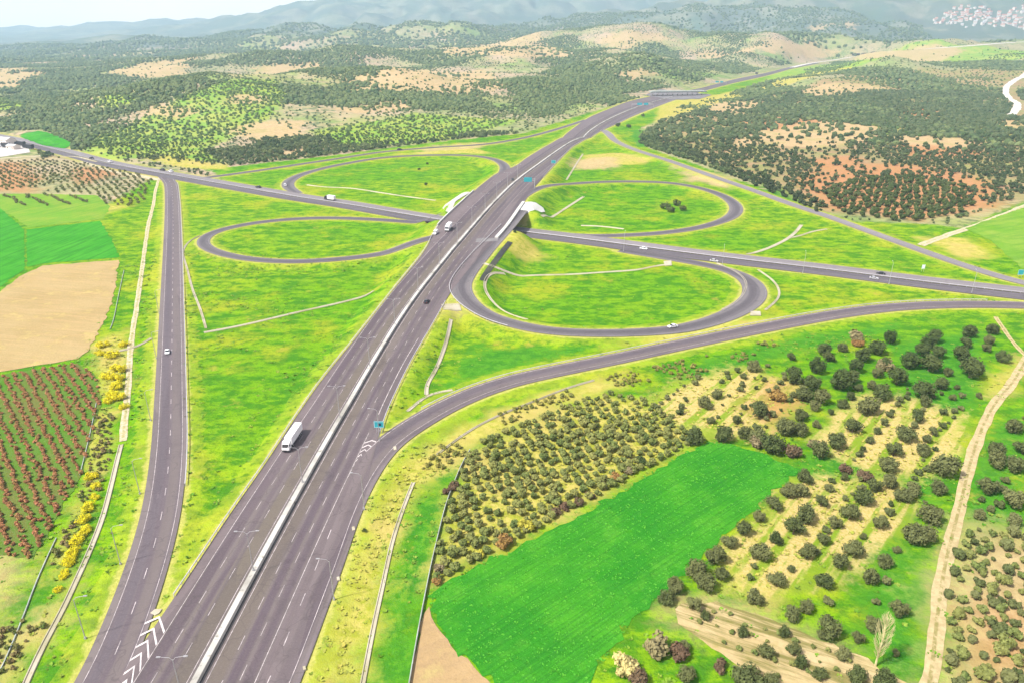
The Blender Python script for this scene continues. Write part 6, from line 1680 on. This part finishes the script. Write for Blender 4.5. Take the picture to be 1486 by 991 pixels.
r_ = np.random.default_rng(3); HM_ = [house_mesh(r_, i) for i in range(8)]
tw = hitpoly([(1352, 30), (1375, 14), (1430, 10), (1500, 6), (1560, 6), (1560, 44), (1490, 46), (1420, 40), (1370, 38)])
tpz = grid_pts(tw, 36, .22, .3, 42); tpz = tpz[in_view(tpz, 40)]
o_ = r_.permutation(len(tpz))[:300]
for j, i in enumerate(o_):
    p = tpz[i]; q = link('house', HM_[j % 8], loc=(p[0], p[1], float(gz(p[0], p[1]))), rotz=r_.uniform(-.5, .5)); s = r_.uniform(1.1, 1.8); q.scale = (s, s, s)
    k_ = j % 4 == 0
    tag(q, 'tiny pale house with a ' + ('grey' if j % 8 in (0, 4) else 'red') + ' roof in the far hill town', 'house', 'town houses with ' + ('grey' if j % 8 in (0, 4) else 'red') + ' roofs')
# ------------------------------------------------------------------ air, light, camera
hz_box = MB(); hz_box.box(-11900, 11900, -500, 14200, -14, max(420.0, float(ZT.max()) + 40))
k = bpy.data.materials.new('haze_air'); k.use_nodes = True; t = k.node_tree; t.nodes.clear()
o_ = t.nodes.new('ShaderNodeOutputMaterial'); v_ = t.nodes.new('ShaderNodeVolumePrincipled')
v_.inputs['Color'].default_value = (0.57, 0.84, 1.0, 1); v_.inputs['Density'].default_value = HAZE
v_.inputs['Anisotropy'].default_value = 0.2
t.links.new(v_.outputs[0], o_.inputs['Volume'])
tag(link('haze', hz_box.mesh('haze', [k])), 'pale blue haze over the far hills', 'haze', kind='stuff')

w = bpy.data.worlds.new('World'); scene.world = w; w.use_nodes = True
nt = w.node_tree; bg = nt.nodes['Background']
sky = nt.nodes.new('ShaderNodeTexSky'); sky.sky_type = 'NISHITA'; sky.sun_disc = False
SUN_EL, SUN_AZ = math.radians(52), math.radians(-118)      # azimuth clockwise from +Y: high on the left, a little behind the camera
sky.sun_elevation = SUN_EL; sky.sun_rotation = SUN_AZ
sky.air_density = 1.0; sky.dust_density = 2.5; sky.ozone_density = 1.0
tc = nt.nodes.new('ShaderNodeTexCoord'); sx_ = nt.nodes.new('ShaderNodeSeparateXYZ'); nt.links.new(tc.outputs['Generated'], sx_.inputs[0])
mr = nt.nodes.new('ShaderNodeMapRange'); mr.interpolation_type = 'SMOOTHSTEP'; nt.links.new(sx_.outputs[2], mr.inputs[0])
for q_, v_2 in zip((1, 2, 3, 4), (0.08, 0.40, 1.0, 0.12)): mr.inputs[q_].default_value = v_2
cn = nt.nodes.new('ShaderNodeTexNoise'); cn.inputs['Scale'].default_value = 5; cn.inputs['Detail'].default_value = 5; nt.links.new(tc.outputs['Generated'], cn.inputs[0])
cm = nt.nodes.new('ShaderNodeMapRange'); nt.links.new(cn.outputs[0], cm.inputs[0])
for q_, v_2 in zip((1, 2, 3, 4), (0.3, 0.6, 0.85, 1.0)): cm.inputs[q_].default_value = v_2
mm = nt.nodes.new('ShaderNodeMath'); mm.operation = 'MULTIPLY'; nt.links.new(mr.outputs[0], mm.inputs[0]); nt.links.new(cm.outputs[0], mm.inputs[1])
mx = nt.nodes.new('ShaderNodeMix'); mx.data_type = 'RGBA'; nt.links.new(mm.outputs[0], mx.inputs[0]); nt.links.new(sky.outputs[0], mx.inputs[6]); mx.inputs[7].default_value = (14.5, 11.6, 10.4, 1)
nt.links.new(mx.outputs[2], bg.inputs[0]); bg.inputs[1].default_value = SKY
sl = bpy.data.lights.new('sun', 'SUN'); sl.energy = SUN; sl.angle = math.radians(3); sl.color = (1.0, 0.955, 0.89)
so = bpy.data.objects.new('sun', sl); COL.objects.link(so)
dv = Vector((math.sin(SUN_AZ) * math.cos(SUN_EL), math.cos(SUN_AZ) * math.cos(SUN_EL), math.sin(SUN_EL)))
so.rotation_euler = dv.to_track_quat('Z', 'Y').to_euler(); so.location = (-200, -100, 300)

cam = bpy.data.cameras.new('camera'); cam.sensor_width = 36; cam.lens = FPX / PW * 36
cam.clip_start = 0.5; cam.clip_end = 40000
co = bpy.data.objects.new('camera', cam); COL.objects.link(co)
co.location = (0, 0, CAMH); co.rotation_euler = (math.pi / 2 - PITCH, 0, 0)
scene.camera = co
scene.view_settings.view_transform = 'Standard'; scene.view_settings.look = 'None'
scene.view_settings.gamma = 1; scene.view_settings.use_curve_mapping = False
scene.view_settings.exposure = EXPO
c = scene.cycles
c.use_denoising = True; c.max_bounces = 5; c.diffuse_bounces = 2; c.glossy_bounces = 2; c.transparent_max_bounces = 6; c.volume_bounces = 0
c.use_adaptive_sampling = True; c.adaptive_threshold = 0.02; c.caustics_reflective = False; c.caustics_refractive = False
